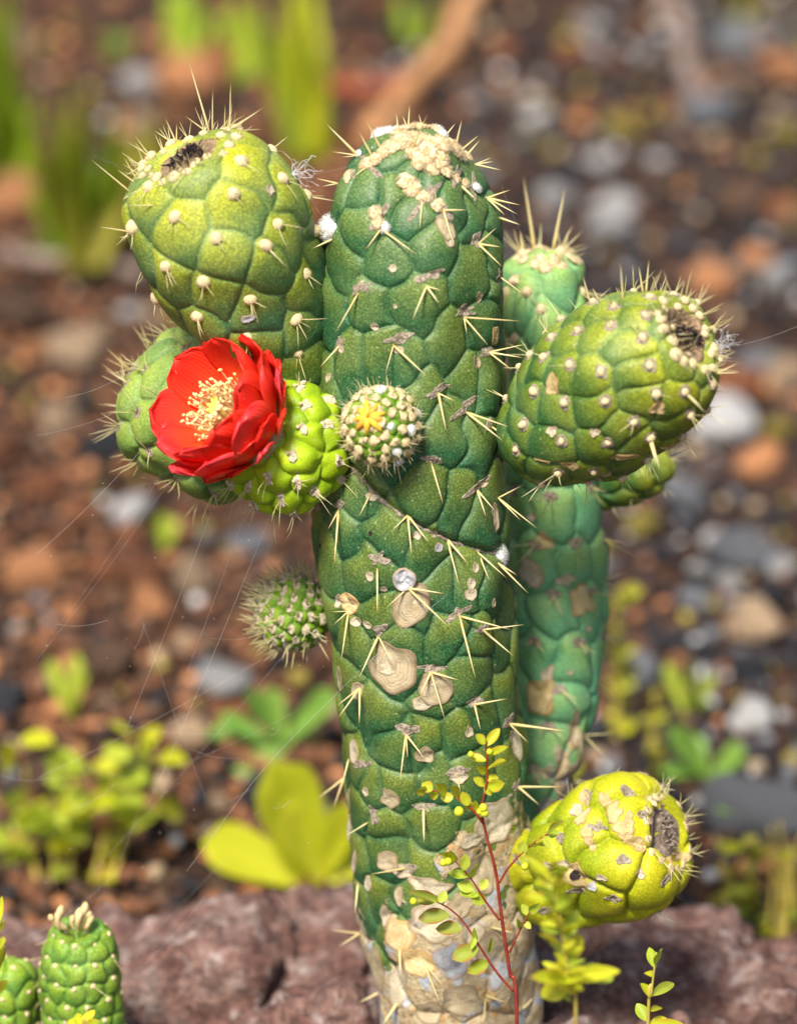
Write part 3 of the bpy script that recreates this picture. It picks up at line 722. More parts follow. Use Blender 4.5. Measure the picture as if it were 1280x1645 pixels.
# spines: x, y, ends
SP = [(575,250,[(521,196,.2,3.6),(530,243,.1,2.4),(546,253,.1,2)]),(612,240,[(588,192,.3)]),(597,250,[(576,210,.3)]),(590,268,[(565,285,.4,2.4)]),(641,220,[(636,178,.2)]),(655,208,[(645,182,.2,2.4)]),(656,205,[(658,166,.1)]),(662,240,[(687,182,.6,3)]),(678,205,[(672,180,.2,2.4)]),
 (733,232,[(742,190,.3)]),(722,210,[(733,196,.2,2)]),(748,235,[(770,216,.2)]),(757,243,[(772,223,.1)]),(770,258,[(792,252,.1,2.2),(795,259,.1,2.2),(808,274,.1,2.4)]),(706,264,[(722,242,.6,2.2)]),
 (540,294,[(505,286,.1),(515,300,.1,2.2)]),(742,300,[(766,322,.5)]),(782,318,[(822,304,.2),(838,330,.1),(834,346,.1,2.4),(812,347,.5)]),(802,350,[(838,362,.1)]),(678,323,[(674,370,.5)]),(700,322,[(698,294,.7,2.4)]),(712,338,[(752,337,.4,2.4),(730,398,.5)]),
 (612,368,[(586,403,.5),(672,411,.5)]),(533,385,[(500,400,.2)]),(768,392,[(800,363,.4),(806,397,.4),(808,430,.4)]),(803,445,[(843,475,.1)]),(685,460,[(661,517,.5),(706,489,.5),(711,467,.5)]),(575,472,[(538,536,.5)]),
 (745,510,[(838,516,.4),(785,556,.5),(750,538,.5,2)]),(545,556,[(512,592,.3,2.4)]),(632,555,[(687,606,.5),(618,604,.4,2.2)]),(785,566,[(848,552,.3,2.6),(842,575,.3),(824,596,.3)]),(704,632,[(717,695,.5),(732,645,.5)]),(748,662,[(823,688,.5,3.2),(810,710,.5)]),(790,686,[(832,716,.3)]),
 (637,742,[(645,781,.4,2.6)]),(693,745,[(712,811,.5)]),(766,787,[(781,832,.5),(796,822,.4)]),(800,800,[(846,776,.2,2.2),(838,838,.3),(864,850,.3)]),(597,790,[(576,831,.5)]),(544,820,[(537,908,.4),(526,852,.4)]),(655,828,[(627,855,.5),(661,893,.5),(690,873,.5)]),(718,866,[(738,943,.5),(752,906,.5)]),(768,888,[(787,936,.4),(815,930,.3)]),
 (800,905,[(850,955,.2,2.6),(832,925,.2)]),(606,915,[(606,988,.4)]),(655,945,[(620,977,.5),(722,1008,.5,3.2),(717,954,.5,3.2),(700,952,.5,2.2)]),(560,982,[(534,1005,.4,2),(548,1062,.4),(530,983,.3,1.6)]),(738,990,[(764,1092,.5,3.6),(822,1012,.5,3.8),(757,1058,.4,2)]),(775,1012,[(845,1003,.3,3),(826,1055,.4,3)]),(608,1022,[(576,1091,.5),(634,1074,.5)]),
 (578,1105,[(540,1135,.4),(542,1155,.4),(577,1165,.4)]),(692,1080,[(715,1158,.5),(738,1093,.5),(674,1119,.5)]),(652,1180,[(642,1257,.5,3.2),(683,1220,.4),(655,1220,.4,2)]),(762,1132,[(817,1122,.5,3.2),(772,1175,.3)]),(818,1163,[(912,1175,.2,3.2),(850,1195,.3,2)]),(540,1250,[(508,1285,.2),(535,1300,.2)]),(560,1220,[(548,1268,.4)]),(832,1264,[(906,1264,.2,3.2),(868,1295,.3)]),
 (680,1300,[(681,1356,.5,3.2)]),(735,1250,[(740,1280,.4,2.4)]),(590,1322,[(552,1345,.3,2.6)]),(652,1395,[(592,1405,.5,2.4)]),(575,1420,[(570,1470,.4)]),(572,1500,[(528,1494,.1,2.6),(542,1522,.2,2.8)]),(680,1545,[(708,1616,.5,3.2),(716,1590,.4,2)]),(642,1525,[(643,1570,.4)]),(600,1598,[(574,1612,.2)]),(638,1612,[(612,1650,.3,4)]),(780,1600,[(818,1612,.4)]),(780,1605,[(775,1650,.4)]),(840,1620,[(860,1600,.3)]),(790,1490,[(830,1500,.4)])]
for x, y, es in SP: stem.pspine(x, y, es)
# wool on the crown
for x, y, r in [(625,238,13),(645,228,15),(660,222,14),(676,228,17),(692,238,18),(710,232,16),(728,238,14),(665,245,12),(684,256,14),(706,258,14),(740,248,11),(604,256,11),(588,264,10),(616,247,10),(652,292,13),(664,303,13),(682,316,11),(703,330,10),(716,272,11),(730,284,9),(746,294,9),(603,342,11),(606,358,10),(560,283,9),(752,250,9),(672,262,9),(692,272,12),(700,205,12),(655,208,13),(675,207,14),(640,213,12)]:
    p, n = stem.hit(x, y); tuft(TAN, stem.o, p, n, r * pxm(p) * 1.15)
for x, y, r in [(608,212,15),(622,205,14),(634,203,12),(706,205,14),(714,210,10),(765,302,10),(531,366,25),(618,366,11),(576,247,8)]:
    p, n = stem.hit(x, y); tuft(WHI, stem.o, p, n, r * pxm(p) * 0.8)
p, n = stem.hit(800, 893); tuft(WHI, stem.o, p, n, 15 * pxm(p)); 
for x, y, r in [(650,930,14)]:
    stem.scab(x, y, 20, 20, 'scabg', thick=0.0012, rough=0.12)
# crusts
for x, y, rx, ry, mt in [(718,368,15,22,'scab'),(722,385,9,14,'scabp'),(631,431,7,7,'scabp'),(635,492,4,4,'scabp'),(602,525,7,7,'scabp'),(640,562,10,7,'scabp'),(770,477,7,10,'scab'),(547,560,9,7,'scabp'),(765,582,8,13,'scab'),(527,607,6,9,'scabp'),(505,650,6,9,'scabp'),(796,540,10,18,'scabt'),
 (775,778,10,6,'scab'),(806,745,8,34,'scab'),(796,832,7,26,'scab'),(597,797,10,8,'scabp'),(670,860,8,7,'scabp'),(697,857,7,6,'scabp'),(705,880,8,8,'scabg'),(594,926,8,9,'scabp'),(616,947,6,6,'scabp'),(757,938,8,10,'scabp'),(757,955,10,12,'scabp'),(764,912,6,9,'scabp'),(793,969,5,8,'scabp'),
 (660,975,33,36,'scab'),(668,960,12,12,'scabp'),(563,968,20,19,'scabo'),(545,965,8,14,'scabp'),(574,998,12,8,'scabp'),(590,1004,9,7,'scabp'),(498,870,11,30,'scabo'),(510,815,8,8,'scab'),
 (630,1075,42,46,'scab'),(618,1065,22,22,'scabp'),(545,1092,11,26,'scab'),(700,1108,26,34,'scab'),(678,1130,17,14,'scabp'),(695,1092,13,12,'scabp'),(575,1110,13,18,'scabp'),(682,1213,17,15,'scab'),(754,1176,9,9,'scabp'),(568,1208,15,20,'scabp'),(738,1250,16,9,'scabp'),(626,1284,17,19,'scab'),(587,1272,8,8,'scabp'),(560,1290,9,26,'scab'),(828,1195,13,36,'scabp'),(563,1330,8,34,'scabp'),
 (622,1385,20,20,'scab'),(645,1400,16,14,'scabp'),(568,1390,8,30,'scabp'),(590,1420,10,16,'scabp'),(795,1320,42,42,'scabp'),(758,1350,22,14,'scabp'),(770,1405,30,40,'scab'),(822,1412,14,17,'scab'),(690,1425,36,16,'scabp'),(640,1440,9,18,'scab'),(740,1455,30,20,'scab'),(700,1480,50,36,'scabp'),(640,1505,30,32,'scabo'),(668,1545,36,26,'scabo'),(605,1560,20,44,'scab'),(585,1500,10,26,'scabp'),
 (725,1545,32,34,'scabg'),(790,1530,30,34,'scab'),(800,1560,24,28,'scabg'),(640,1585,28,34,'scabp'),(652,1608,10,12,'scabg'),(745,1610,42,30,'scab'),(755,1625,10,12,'scabg'),(830,1600,20,40,'scab'),(600,1625,14,26,'scabg'),(690,1625,24,24,'scab'),(735,1575,10,12,'scabg'),(780,1600,16,12,'scabo'),(840,1550,16,30,'scabp'),(850,1480,14,36,'scab'),(620,1470,10,22,'scabp'),(845,1330,14,40,'scabp'),(760,1500,22,18,'scabp'),(715,1510,14,10,'scab')]:
    stem.scab(x, y, rx, ry, mt, rough=0.10 if max(rx, ry) < 16 else 0.16, thick=(0.00022 if max(rx, ry) < 16 else 0.00032) * (0.55 if y > 1430 else 1), rot=R.uniform(-.3, .3))
for x, y, r in [(595, 857, 4), (514, 877, 5)]: stem.scab(x, y, r, r, 'black', name='bore_hole', rough=0.05, thick=0.0001, n=14)

# --- egg-shaped side joints
def egg(name, B, T, rows, mat, cw, ch, H, areoles, seed, q=None, **kw):
    a, b = Vector(B), Vector(T); q = q or pxm((a + b) / 2); L = (b - a).length
    return Joint(name, [a, b], prof_px(rows, L, q, 0.0003), mat, cactus, cw, ch, H, 0.0005, (), areoles, True, seed=seed, **kw)
def crater(j, T, axis, r, mat, crumb=True, dark=True):
    """shrivelled hollow left by a fallen flower, with dry crumbs"""
    T = Vector(T); axis = axis.normalized()
    h = j.bvh.ray_cast(T + axis * 0.03, -axis)
    p = h[0] if h[0] else T
    j.patch(p, axis, r, r, M[mat], name='flower_scar', thick=0.0006, rough=0.10, n=40)
    x = axis.orthogonal().normalized(); y = axis.cross(x)
    a = Acc()
    if crumb:
        for _ in range(70):
            an = R.uniform(0, 6.28); rr = r * (0.55 if dark else 0.9) * R.uniform(0, 1) ** .6
            o = p + x * math.cos(an) * rr * 1.3 + y * math.sin(an) * rr * .6 + axis * 0.0006
            d = Vector((R.gauss(0, 1), R.gauss(0, 1), R.gauss(0, 1)))
            a.cone(o, o + d.normalized() * R.uniform(.0012, .0034), R.uniform(.0002, .0006), 4, .2)
        a.build('dried_flower_remains', M['black' if dark else 'gcrater'], j.o)
    return p, x, y
def rim(j, T, axis, r, n, meshes, size, squash=0.6, jit=0.2, spn=3):
    axis = axis.normalized(); x = axis.orthogonal().normalized(); y = axis.cross(x)
    for k in range(n):
        an = 6.283 * (k + R.uniform(-.3, .3)) / n; rr = r * R.uniform(1 - jit, 1 + jit)
        o = Vector(T) + (x * math.cos(an) + y * math.sin(an)) * rr + axis * 0.02
        h = j.bvh.ray_cast(o, -axis)
        if h[0] is None: continue
        rad_ = (x * math.cos(an) + y * math.sin(an))
        tuft(meshes, j.o, h[0], (axis + rad_ * .5), size * R.uniform(.7, 1.15), 'areole', squash)
        for _ in range(spn):
            d = axis * R.uniform(.4, 1.1) + rad_ * R.uniform(.3, 1.0) + Vector((R.gauss(0, .3), R.gauss(0, .3), R.gauss(0, .3)))
            j.fine.cone(h[0], h[0] + d.normalized() * R.uniform(.004, .010), R.uniform(.00013, .0002), 4, R.uniform(-.15, .15))

EGG = [(0.0, 62), (0.10, 84), (0.3, 112), (0.5, 133), (0.7, 145), (0.85, 134), (0.93, 117), (0.985, 94), (1.005, 72), (0.985, 44), (0.96, 20), (0.955, 1)]
# upper left joint
Bl = atY(478, 630, 0.010); Tl = atY(300, 250, 0.004)
ARL = [(437,240),(388,260),(453,287),(375,310),(282,350),(492,315),(347,384),(446,360),(427,395),(505,370),(268,428),(326,452),(491,440),(402,480),(318,506),(476,513),(397,542),(480,568),(318,262),(240,300),(212,366),(250,480)]
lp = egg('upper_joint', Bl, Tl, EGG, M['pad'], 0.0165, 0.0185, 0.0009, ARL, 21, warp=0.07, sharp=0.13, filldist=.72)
axl = (Tl - Bl)
crater(lp, Tl, axl, 52 * pxm(Tl), 'crater')
rim(lp, Tl, axl, 74 * pxm(Tl), 22, CUSH, 0.0020, 0.8)
lp.scab(434, 305, 8, 9, 'scabp'); lp.scab(398, 512, 10, 8, 'scabg')
for j in (0, 1): pass
LONG = [((333,202),(302,93),1.9),((340,203),(342,140),1.2),((366,198),(371,128),1.4),((372,200),(426,171),1.4),((364,196),(362,165),1),((330,205),(296,185),1.5),((283,228),(265,188),1.6),((284,226),(284,196),1.5),((276,226),(246,208),1.6),((245,258),(214,228),1.3),((232,268),(200,252),1.3),((215,292),(186,270),1.4),((218,285),(198,250),1.2),((208,307),(144,254),1.5),((208,372),(158,364),1.5),((207,380),(188,382),1.2),((246,330),(203,330),1.3),((205,316),(195,322),1.2)]
for a_, b_, r_ in LONG:
    p, n = lp.hit(*a_); q = pxm(p); spine(lp.o, p, atD(b_[0], b_[1], depth(p) - 0.1 * q * 30), r_ * q)
for k in lp.ar_i + lp.fill_areoles:
    p, n, ev, eu = lp.at(k)
    tuft(CUSH, lp.o, p - n * 0.0002, n + ev * .2, 0.0022 * R.uniform(.85, 1.1))
    lp.finespines(k, R.choice([2, 3, 3, 4]), .005, .0105, .00019)
lp.done()

# right joint
Br = atY(833, 722, -0.010); Tr = atY(1100, 540, -0.036)
ARR = [(987,494),(981,523),(928,532),(1032,543),(886,542),(874,574),(915,587),(966,597),(1043,588),(858,629),(907,647),(973,644),(1054,633),(841,682),(902,709),(976,713),(1044,702),(829,722),(896,758),(1098,628),(810,639),(831,589),(952,487)]
EGGR = [(0.0, 54), (0.08, 80), (0.25, 108), (0.45, 126), (0.65, 131), (0.82, 119), (0.92, 102), (0.985, 80), (1.005, 62), (0.985, 42), (0.93, 18), (0.92, 1)]
rp = egg('right_joint', Br, Tr, EGGR, M['padr'], 0.0125, 0.0135, 0.0009, ARR, 33, warp=0.07, sharp=0.14, filldist=0.7)
axr = Tr - Br
crater(rp, Tr, axr, 50 * pxm(Tr), 'crater')
rim(rp, Tr, axr, 60 * pxm(Tr), 20, CUSH, 0.0019, 0.8)
for k in rp.ar_i + rp.fill_areoles:
    p, n, ev, eu = rp.at(k)
    rp.patch(p, n, .0021, .0024, M['felt'], name='areole_ring', thick=0.0003, rough=.15, n=16)
    tuft(CUSH, rp.o, p + n * 0.0004, n + ev * .2, 0.0014 * R.uniform(.85, 1.1))
    if n.z > 0.45 or n.dot(FWD) > -0.25 or R.random() < .25: rp.finespines(k, R.choice([2, 3, 4]), .005, .010, .00017, 0.0, 0.8, .4)
for x, y, rx, ry, mt in [(886,618,15,18,'scabt'),(886,693,10,8,'scabp'),(955,695,9,6,'scabp'),(1055,655,12,14,'scabo'),(1005,735,24,9,'scabt'),(915,748,16,10,'scabt'),(975,762,9,6,'scab'),(960,768,8,5,'scab'),(1080,715,26,6,'scabt'),(870,740,16,3,'scabt')]:
    rp.scab(x, y, rx, ry, mt, rough=.2)
for a_, b_, r_ in [((1045,703),(1060,758),2.2),((1047,703),(1052,745),2),((1042,705),(1055,750),2),((1100,630),(1128,655),2),((1100,632),(1135,665),1.6),((1150,600),(1188,582),1.8),((1150,600),(1192,598),1.6),((1000,480),(996,420),2),((1030,458),(1025,425),2),((1036,458),(1042,415),2),((945,480),(935,440),2),((960,478),(950,460),1.8)]:
    p, n = rp.hit(*a_); q = pxm(p); spine(rp.o, p, atD(b_[0], b_[1], depth(p) - .3 * q * math.hypot(a_[0] - b_[0], a_[1] - b_[1])), r_ * q)
for j_, (x, y) in ((rp, (1150, 560)), (lp, (470, 280))):       # cottony tangles of old web
    p, n = j_.hit(x, y); a = Acc()
    for _ in range(22):
        pts = [p]; d = n.copy()
        for _k in range(6):
            d = (d + Vector((R.gauss(0, .7), R.gauss(0, .7), R.gauss(0, .7)))).normalized(); pts.append(pts[-1] + d * .0018)
        a.add(tube(crom([tuple(v) for v in pts], 16), [.00006] * 16, 3, False))
    a.build('silk_tangle', M['silk'], j_.o)
rp.done()

# joint behind the flower
Bb = atY(450, 740, 0.030); Tb = atY(222, 592, 0.030)
EGGB = [(0.0, 40), (0.1, 90), (0.3, 122), (0.55, 132), (0.8, 118), (0.93, 85), (0.99, 45), (1.0, 1)]
bp = egg('left_rear_joint', Bb, Tb, EGGB, M['padb'], 0.0135, 0.0150, 0.0020, [(240,545),(222,590),(300,560),(262,640),(270,690)], 41, sharp=.2)
for k in bp.ar_i + bp.fill_areoles:
    p, n, ev, eu = bp.at(k); bp.patch(p, n, .0018, .002, M['felt'], name='areole', n=14); bp.finespines(k, 4, .006, .012, .00020, -0.2, .8, .4)
bp.done()

# rear stem
AXR = [(800, 1370, 0.012), (838, 1270, 0.024), (880, 1120, 0.040), (890, 960, 0.050), (888, 820, 0.058), (882, 660, 0.066), (876, 520, 0.072), (872, 440, 0.075)]
axq = [atY(*a) for a in AXR]; Lq = [0]
for a, b in zip(axq, axq[1:]): Lq.append(Lq[-1] + (b - a).length)
HWq = [40, 62, 78, 84, 80, 70, 70, 64]
pfq = [(l, hw * pxm(p)) for l, hw, p in zip(Lq, HWq, axq)] + [(Lq[-1] + .004, 52 * S), (Lq[-1] + .0062, 30 * S), (Lq[-1] + .0066, 1 * S)]
def rear_bark(P, vf):
    return np.clip(np.interp(vf, [0, .12, .28, .40], [.95, .6, .35, 0]) * np.clip((P[:, 0] - .038) / .018, 0, 1) + wnoise(P, 60, 5) * .06, 0, 1)
rs = Joint('rear_stem', axq, pfq, M['rear'], cactus, 0.0165, 0.0200, 0.0019, 0.00058, (), [(345+500,470),(825,545),(868,498),(815,470),(900,560)], True, .36, rear_bark, seed=55, filldist=.75)
for k in rs.ar_i + rs.fill_areoles:
    p, n, ev, eu = rs.at(k)
    if p.z > 0.235 + DZ: tuft(CUSH, rs.o, p, n, .0022)
    else: rs.patch(p, n, .003, .0018, M['felt'], name='areole', n=14)
    if n.dot(FWD) < 0.4: rs.finespines(k, 3, .007, .014, .00030, 0.25, .75, .3)
rim(rs, atY(872, 425, .075), Vector((0, .1, 1)), 40 * S, 14, TAN, .0028, .7, .4, 1)
for a_, b_ in (((858, 400), (840, 282)), ((888, 400), (908, 300)), ((840, 405), (835, 370)), ((905, 405), (912, 380))):
    p, n = rs.hit(*a_); spine(rs.o, p, atD(b_[0], b_[1], depth(p)), 3.2 * S)
for x, y, rx, ry, mt in [(872,870,18,14,'scabt'),(850,920,26,24,'scabp'),(935,965,20,30,'scabt'),(868,1120,26,32,'scabt'),(908,932,16,10,'scabp'),(855,830,8,8,'scabp'),(945,1010,5,5,'scabp'),(915,1080,5,5,'scabp'),(925,1180,12,40,'scab'),(880,1085,10,18,'scabp')]:
    rs.scab(x, y, rx, ry, mt)
rs.done()
# small joint on the rear stem
rj = egg('rear_side_joint', atY(940, 790, .065), atY(1075, 735, .06), [(0, 30), (.2, 42), (.6, 46), (.9, 30), (1, 1)], M['padr'], .010, .011, .0015, [], 61)
for k in rj.fill_areoles: rj.finespines(k, 2, .004, .008, .0002, 0, .8)
rj.done()

# yellow joint
By = atY(838, 1418, -0.024); Ty = atY(1072, 1336, -0.041)
EGGY = [(0.0, 56), (0.12, 76), (0.35, 98), (0.6, 112), (0.8, 106), (0.92, 92), (0.985, 72), (1.005, 56), (0.97, 44), (0.93, 20), (0.925, 1)]
yp = egg('yellow_joint', By, Ty, EGGY, M['yellow'], 0.0155, 0.0180, 0.0026, [(1010,1270),(945,1275),(900,1345),(1000,1380),(1030,1310),(925,1430),(985,1440),(960,1330)], 71, sharp=.13, filldist=.8)
crater(yp, Ty, Ty - By, 40 * pxm(Ty), 'gcrater', True, False)
rim(yp, Ty, Ty - By, 60 * pxm(Ty), 18, TAN, .0017, .5, .12, 2)
for k in yp.ar_i + yp.fill_areoles:
    p, n, ev, eu = yp.at(k); yp.patch(p, n, .0026, .0016, M['felt'], name='areole', n=16, rough=.35)
    if n.dot(FWD) > -.45: yp.finespines(k, 4, .004, .009, .00016, -.2, .8)
for x, y, rx, ry, mt in [(985,1305,14,20,'scabt'),(1000,1330,18,13,'scabt'),(975,1290,14,10,'scabt'),(1005,1345,12,9,'scabt'),(1020,1355,16,11,'scabt'),(935,1312,10,18,'scabt'),(942,1335,11,12,'scabt'),(948,1355,10,10,'scabt'),(925,1300,10,10,'scabp'),(938,1282,11,9,'scabt'),(1045,1358,20,10,'scabg'),(1030,1362,10,8,'scabo'),(925,1408,26,20,'scabt'),(910,1387,9,8,'scabp'),(965,1410,10,6,'scabp'),(950,1425,8,10,'scabg'),(1070,1380,10,16,'scabo'),(1100,1375,10,14,'scabt'),(1027,1403,8,8,'scabp'),(945,1290,8,6,'scabp'),(1010,1322,9,9,'scabt'),(1032,1242,8,5,'scabp'),(1010,1312,7,10,'scabt'),(880,1390,9,6,'scabp')]:
    yp.scab(x, y, rx, ry, mt, rough=.22)
p, n = yp.hit(924, 1405); yp.patch(p + n * .0006, n, 8 * S, 7 * S, M['black'], name='bore_hole', thick=.0005, lift=.0005, rough=.15, n=14)
yp.done()

# --- flower and its fruit
FA = (RGT * -0.70 + UPV * 0.38 - FWD * 0.60).normalized()
Co = atY(461, 716, -0.014)
f0 = Co - FA * 0.018; f1 = Co + FA * 0.014
q = pxm(Co)
OV = [(0.0, 44), (0.10, 70), (0.3, 95), (0.55, 105), (0.78, 100), (0.92, 86), (1.0, 62), (1.01, 20), (1.012, 1)]
AO = []; AO_ = [(471,628),(465,660),(497,668),(488,690),(457,700),(470,728),(497,710),(512,722),(483,762),(495,780),(436,798),(366,795),(430,764),(507,690),(518,745),(440,670)]
ov = egg('fruit', f0, f1, OV, M['lime'], 0.0106, 0.0098, 0.0018, AO, 81, q=q, sharp=.38, filldist=.80, pit=.3)
for k in ov.ar_i + ov.fill_areoles:
    p, n, ev, eu = ov.at(k)
    ov.patch(p, n, .0014, .0021, M['paleFelt'], name='areole', thick=.0007, rough=.3, n=16)
    a = 4 if n.z < -.1 or R.random() < .3 else 1
    ov.finespines(k, a, .003, .011 if n.z < 0 else .005, .00014, 0.1, .8, .4)
    if R.random() < .6: tuft(CUSH, ov.o, p + ev * .0018 + n * .0006, n, .0007)
ov.done()
flower = mk('flower', mesh('flower', *(lambda t: (np.array(t[0]), t[1]))(tube([f1 - FA * .004, f1 + FA * .001, f1 + FA * .003], [.013, .0135, .011], 32)), M['lime']), cactus)
e1 = FA.orthogonal().normalized(); e2 = FA.cross(e1)
def petal(phi, r0, r1, z0, hz, W, seed, tipout=0.10, curl=0.34, ti=0.8):
    rr = random.Random(seed); nt, nu = 18, 11; V = []; A = []; F = []
    ph1, ph2 = rr.uniform(0, 6), rr.uniform(0, 6); rv = rr.random(); r1 *= rr.uniform(.94, 1.06); hz *= rr.uniform(.93, 1.07); notch = rr.uniform(0, .09)
    for i in range(nt):
        t = i / (nt - 1)
        rho = r0 + (r1 - r0) * math.sin(1.5708 * t ** ti) + tipout * r1 * t ** 4 * .6
        z = z0 + hz * t ** 1.25
        w = W * (0.30 + 0.75 * t ** 0.8) * max(1 - t ** 5.0, 0) ** 0.5 + 0.0002
        for j in range(nu):
            u = (j / (nu - 1)) * 2 - 1
            zz = z - notch * hz * math.exp(-(u / .25) ** 2) * t ** 6
            lat = w * u; inw = curl * lat * lat / max(rho, .004) + 0.0008 * math.sin(4 * u + ph1 + 5 * t) * t + .0006 * math.cos(9 * u + ph2) * t ** 3
            er = e1 * math.cos(phi) + e2 * math.sin(phi); el = e2 * math.cos(phi) - e1 * math.sin(phi)
            V.append(f1 + er * (rho - inw) + el * lat + FA * zz); A.append((t, (u + 1) / 2, rv, 1))
    for i in range(nt - 1):
        for j in range(nu - 1):
            a = i * nu + j; F.append((a, a + 1, a + nu + 1, a + nu))
    o = mk('petal', mesh('petal', V, F, M['petal'], True, {'A': np.array(A)}), flower)
    md = o.modifiers.new('thickness', 'SOLIDIFY'); md.thickness = 0.0003
for k in range(8): petal(6.283 * k / 8 + R.uniform(-.1, .1), .006, .0205, .002, .0235, .0130, 200 + k, .06)
for k in range(8): petal(6.283 * (k + .5) / 8 + R.uniform(-.1, .1), .008, .0216, .002, .0190, .0118, 230 + k, .10)
for k in range(10): petal(6.283 * k / 10 + R.uniform(-.12, .12), .010, .0212, .001, .0128, .0080, 260 + k, .18)
for k in range(11): petal(6.283 * (k + .4) / 11 + R.uniform(-.15, .15), .0125, .0200, .0008, .0080, .0056, 290 + k, .22)
sa_, sb_ = Acc(), Acc(); VI, FI = ICO[1]
for k in range(230):
    an = R.uniform(0, 6.283); r0 = R.uniform(.002, .0065); rt = r0 + R.uniform(.0005, .0064); zt = R.uniform(.012, .0235) - (rt - .006) * .25
    d0 = e1 * math.cos(an) + e2 * math.sin(an); an2 = an + R.uniform(-.25, .25); d1 = e1 * math.cos(an2) + e2 * math.sin(an2)
    p0 = f1 + d0 * r0 + FA * .003; p1 = f1 + d1 * rt + FA * zt; pm = (p0 + p1) / 2 + (d0 * R.uniform(-.0008, .0012))
    sa_.add(tube(crom([tuple(p0), tuple(pm), tuple(p1)], 6), [.00022] * 6, 4, False))
    ax = Vector((R.gauss(0, 1), R.gauss(0, 1), R.gauss(0, 1))).normalized(); m = orient(p1, ax, .00052, .0005, .00095)
    sb_.add(([tuple(m @ Vector(v)) for v in VI], FI))
o = sa_.build('filaments', M['filament'], flower); o['kind'] = 'stuff'
o = sb_.build('anthers', M['anther'], flower); o['kind'] = 'stuff'
a = Acc(); pS = f1 + FA * .0165
a.add(tube([f1, f1 + FA * .009, pS], [.0011, .001, .0013], 8))
for k in range(7):
    an = 6.283 * k / 7; d = e1 * math.cos(an) + e2 * math.sin(an)
    a.add(tube([pS - FA * .0005, pS + d * .0014 + FA * .0012, pS + d * .0028 + FA * .0024], [.0009, .0010, .0004], 7))
a.build('stigma', M['stigma'], flower)

# --- woolly bud on the front and spiny bud at the side
def bud(C, A, r, seed, wool, tip, name, cw):
    A = A.normalized(); f0, f1 = C - A * r * .95, C + A * r * .92
    rows = [(0, .45), (.12, .75), (.35, .97), (.6, 1.0), (.82, .80), (.94, .50), (1.0, .28), (1.01, .01)]
    L = (f1 - f0).length
    j = Joint(name, [f0, f1], [(f * L, k * r) for f, k in rows], M['budskin'], cactus, cw, cw * .95, cw * .22, 0.0004, (), (), True, seed=seed, sharp=.25, noise_amp=.0003, pit=.2)
    for k in j.fill_areoles:
        p, n, ev, eu = j.at(k); 
        if n.dot(FWD) > .6: continue
        if wool:
            tuft(WHI if R.random() < .15 else TAN, j.o, p + n * .0003, n + ev * .4, cw * .33, 'areole', .9)
            j.finespines(k, 3, .002, .0065, .00011, -.1, .9, .4)
        else:
            j.patch(p, n, .0012, .0019, M['paleFelt'], name='areole', thick=.0006, n=12)
            j.finespines(k, 5 if n.x < -.2 or n.z > .3 else 2, .004, .0085, .00019, -.4, .8, .25)
    if tip:
        x = A.orthogonal().normalized(); y = A.cross(x)
        for k in range(9):
            an = 6.283 * k / 9 + R.uniform(-.15, .15); d = x * math.cos(an) + y * math.sin(an); Lp = R.uniform(.0042, .0060)
            t = np.linspace(0, 1, 7); P = [f1 + d * (.0004 + Lp * s_) + A * (.0022 - .0022 * s_ ** 2) for s_ in t]
            V, F = tube(P, [.0002 + .0009 * math.sin(3.14 * (0.12 + .86 * s_)) for s_ in t], 8)
            mk('bud_petal', mesh('bud_petal', V, F, M['budor'] if k in (0, 3, 5) else M['budtip']), j.o)
    j.done(); return j
pb, nb = stem.hit(618, 690)
Cb = atD(612, 684, depth(pb) - 0.0095)
bud(Cb, RGT * -.30 + UPV * .18 - FWD * .93, 57 * S, 91, True, True, 'woolly_bud', .0044)
bud(atY(470, 984, 0.004), RGT * -.72 + UPV * .45 - FWD * .35, 60 * S, 92, False, False, 'spiny_bud', .0052)

# ------------------------------------------------------------------ small cactus at the lower left
small = thing('cactus', atY(120, 1700, -0.03), 'small bright green cactus with dried flower remains on its top', 'cactus'); small.location.z = 0; PINV[small.name] = Matrix.Translation(-small.location)
_c = cactus; cactus = small
b0 = atY(122, 1760, -0.040); b0.z = -.004; t0 = atY(126, 1492, -0.034)
L0 = (t0 - b0).length; fq = lambda y: (b0.z + 0)  
sj = Joint('joint', [b0, t0], [(0, 40 * S), (.25 * L0, 58 * S), (.5 * L0, 66 * S), (.75 * L0, 70 * S), (.92 * L0, 62 * S), (.99 * L0, 48 * S), (1.0 * L0, 34 * S), (.97 * L0, 1 * S)], M['small'], small, .0078, .0086, .0010, .0005, seed=101, sharp=.24)
for k in sj.fill_areoles:
    p, n, ev, eu = sj.at(k); tuft(CUSH, sj.o, p, n, .0010)
    if R.random() < .35: sj.finespines(k, 1, .006, .011, .00018)
a = Acc(); 
for x, y, w in [(80,1470,6),(95,1462,6),(100,1455,7),(130,1458,8),(138,1450,8),(142,1462,7),(150,1470,5),(118,1470,5),(132,1470,6)]:
    p1 = atY(x, y, -.036); p0 = atY(x * .6 + 50, 1494, -.036)
    a.add(tube(crom([tuple(p0), tuple((p0 + p1) / 2 + Vector((R.gauss(0, .001), R.gauss(0, .001), 0))), tuple(p1)], 7), [.0005, .0007, .0006, .0008, w * S * .7, w * S, w * S * .4], 7))
a.build('dried_flower_remains', M['scabo'], sj.o)
sj.done()
b1 = atY(20, 1780, -0.030); b1.z = -.004; t1 = atY(8, 1545, -0.026); L1 = (t1 - b1).length
sk = Joint('joint', [b1, t1], [(0, 36 * S), (.3 * L1, 52 * S), (.7 * L1, 56 * S), (.9 * L1, 46 * S), (.98 * L1, 28 * S), (1.0 * L1, 1 * S)], M['small'], small, .0080, .0088, .0010, .0005, seed=103, sharp=.24)
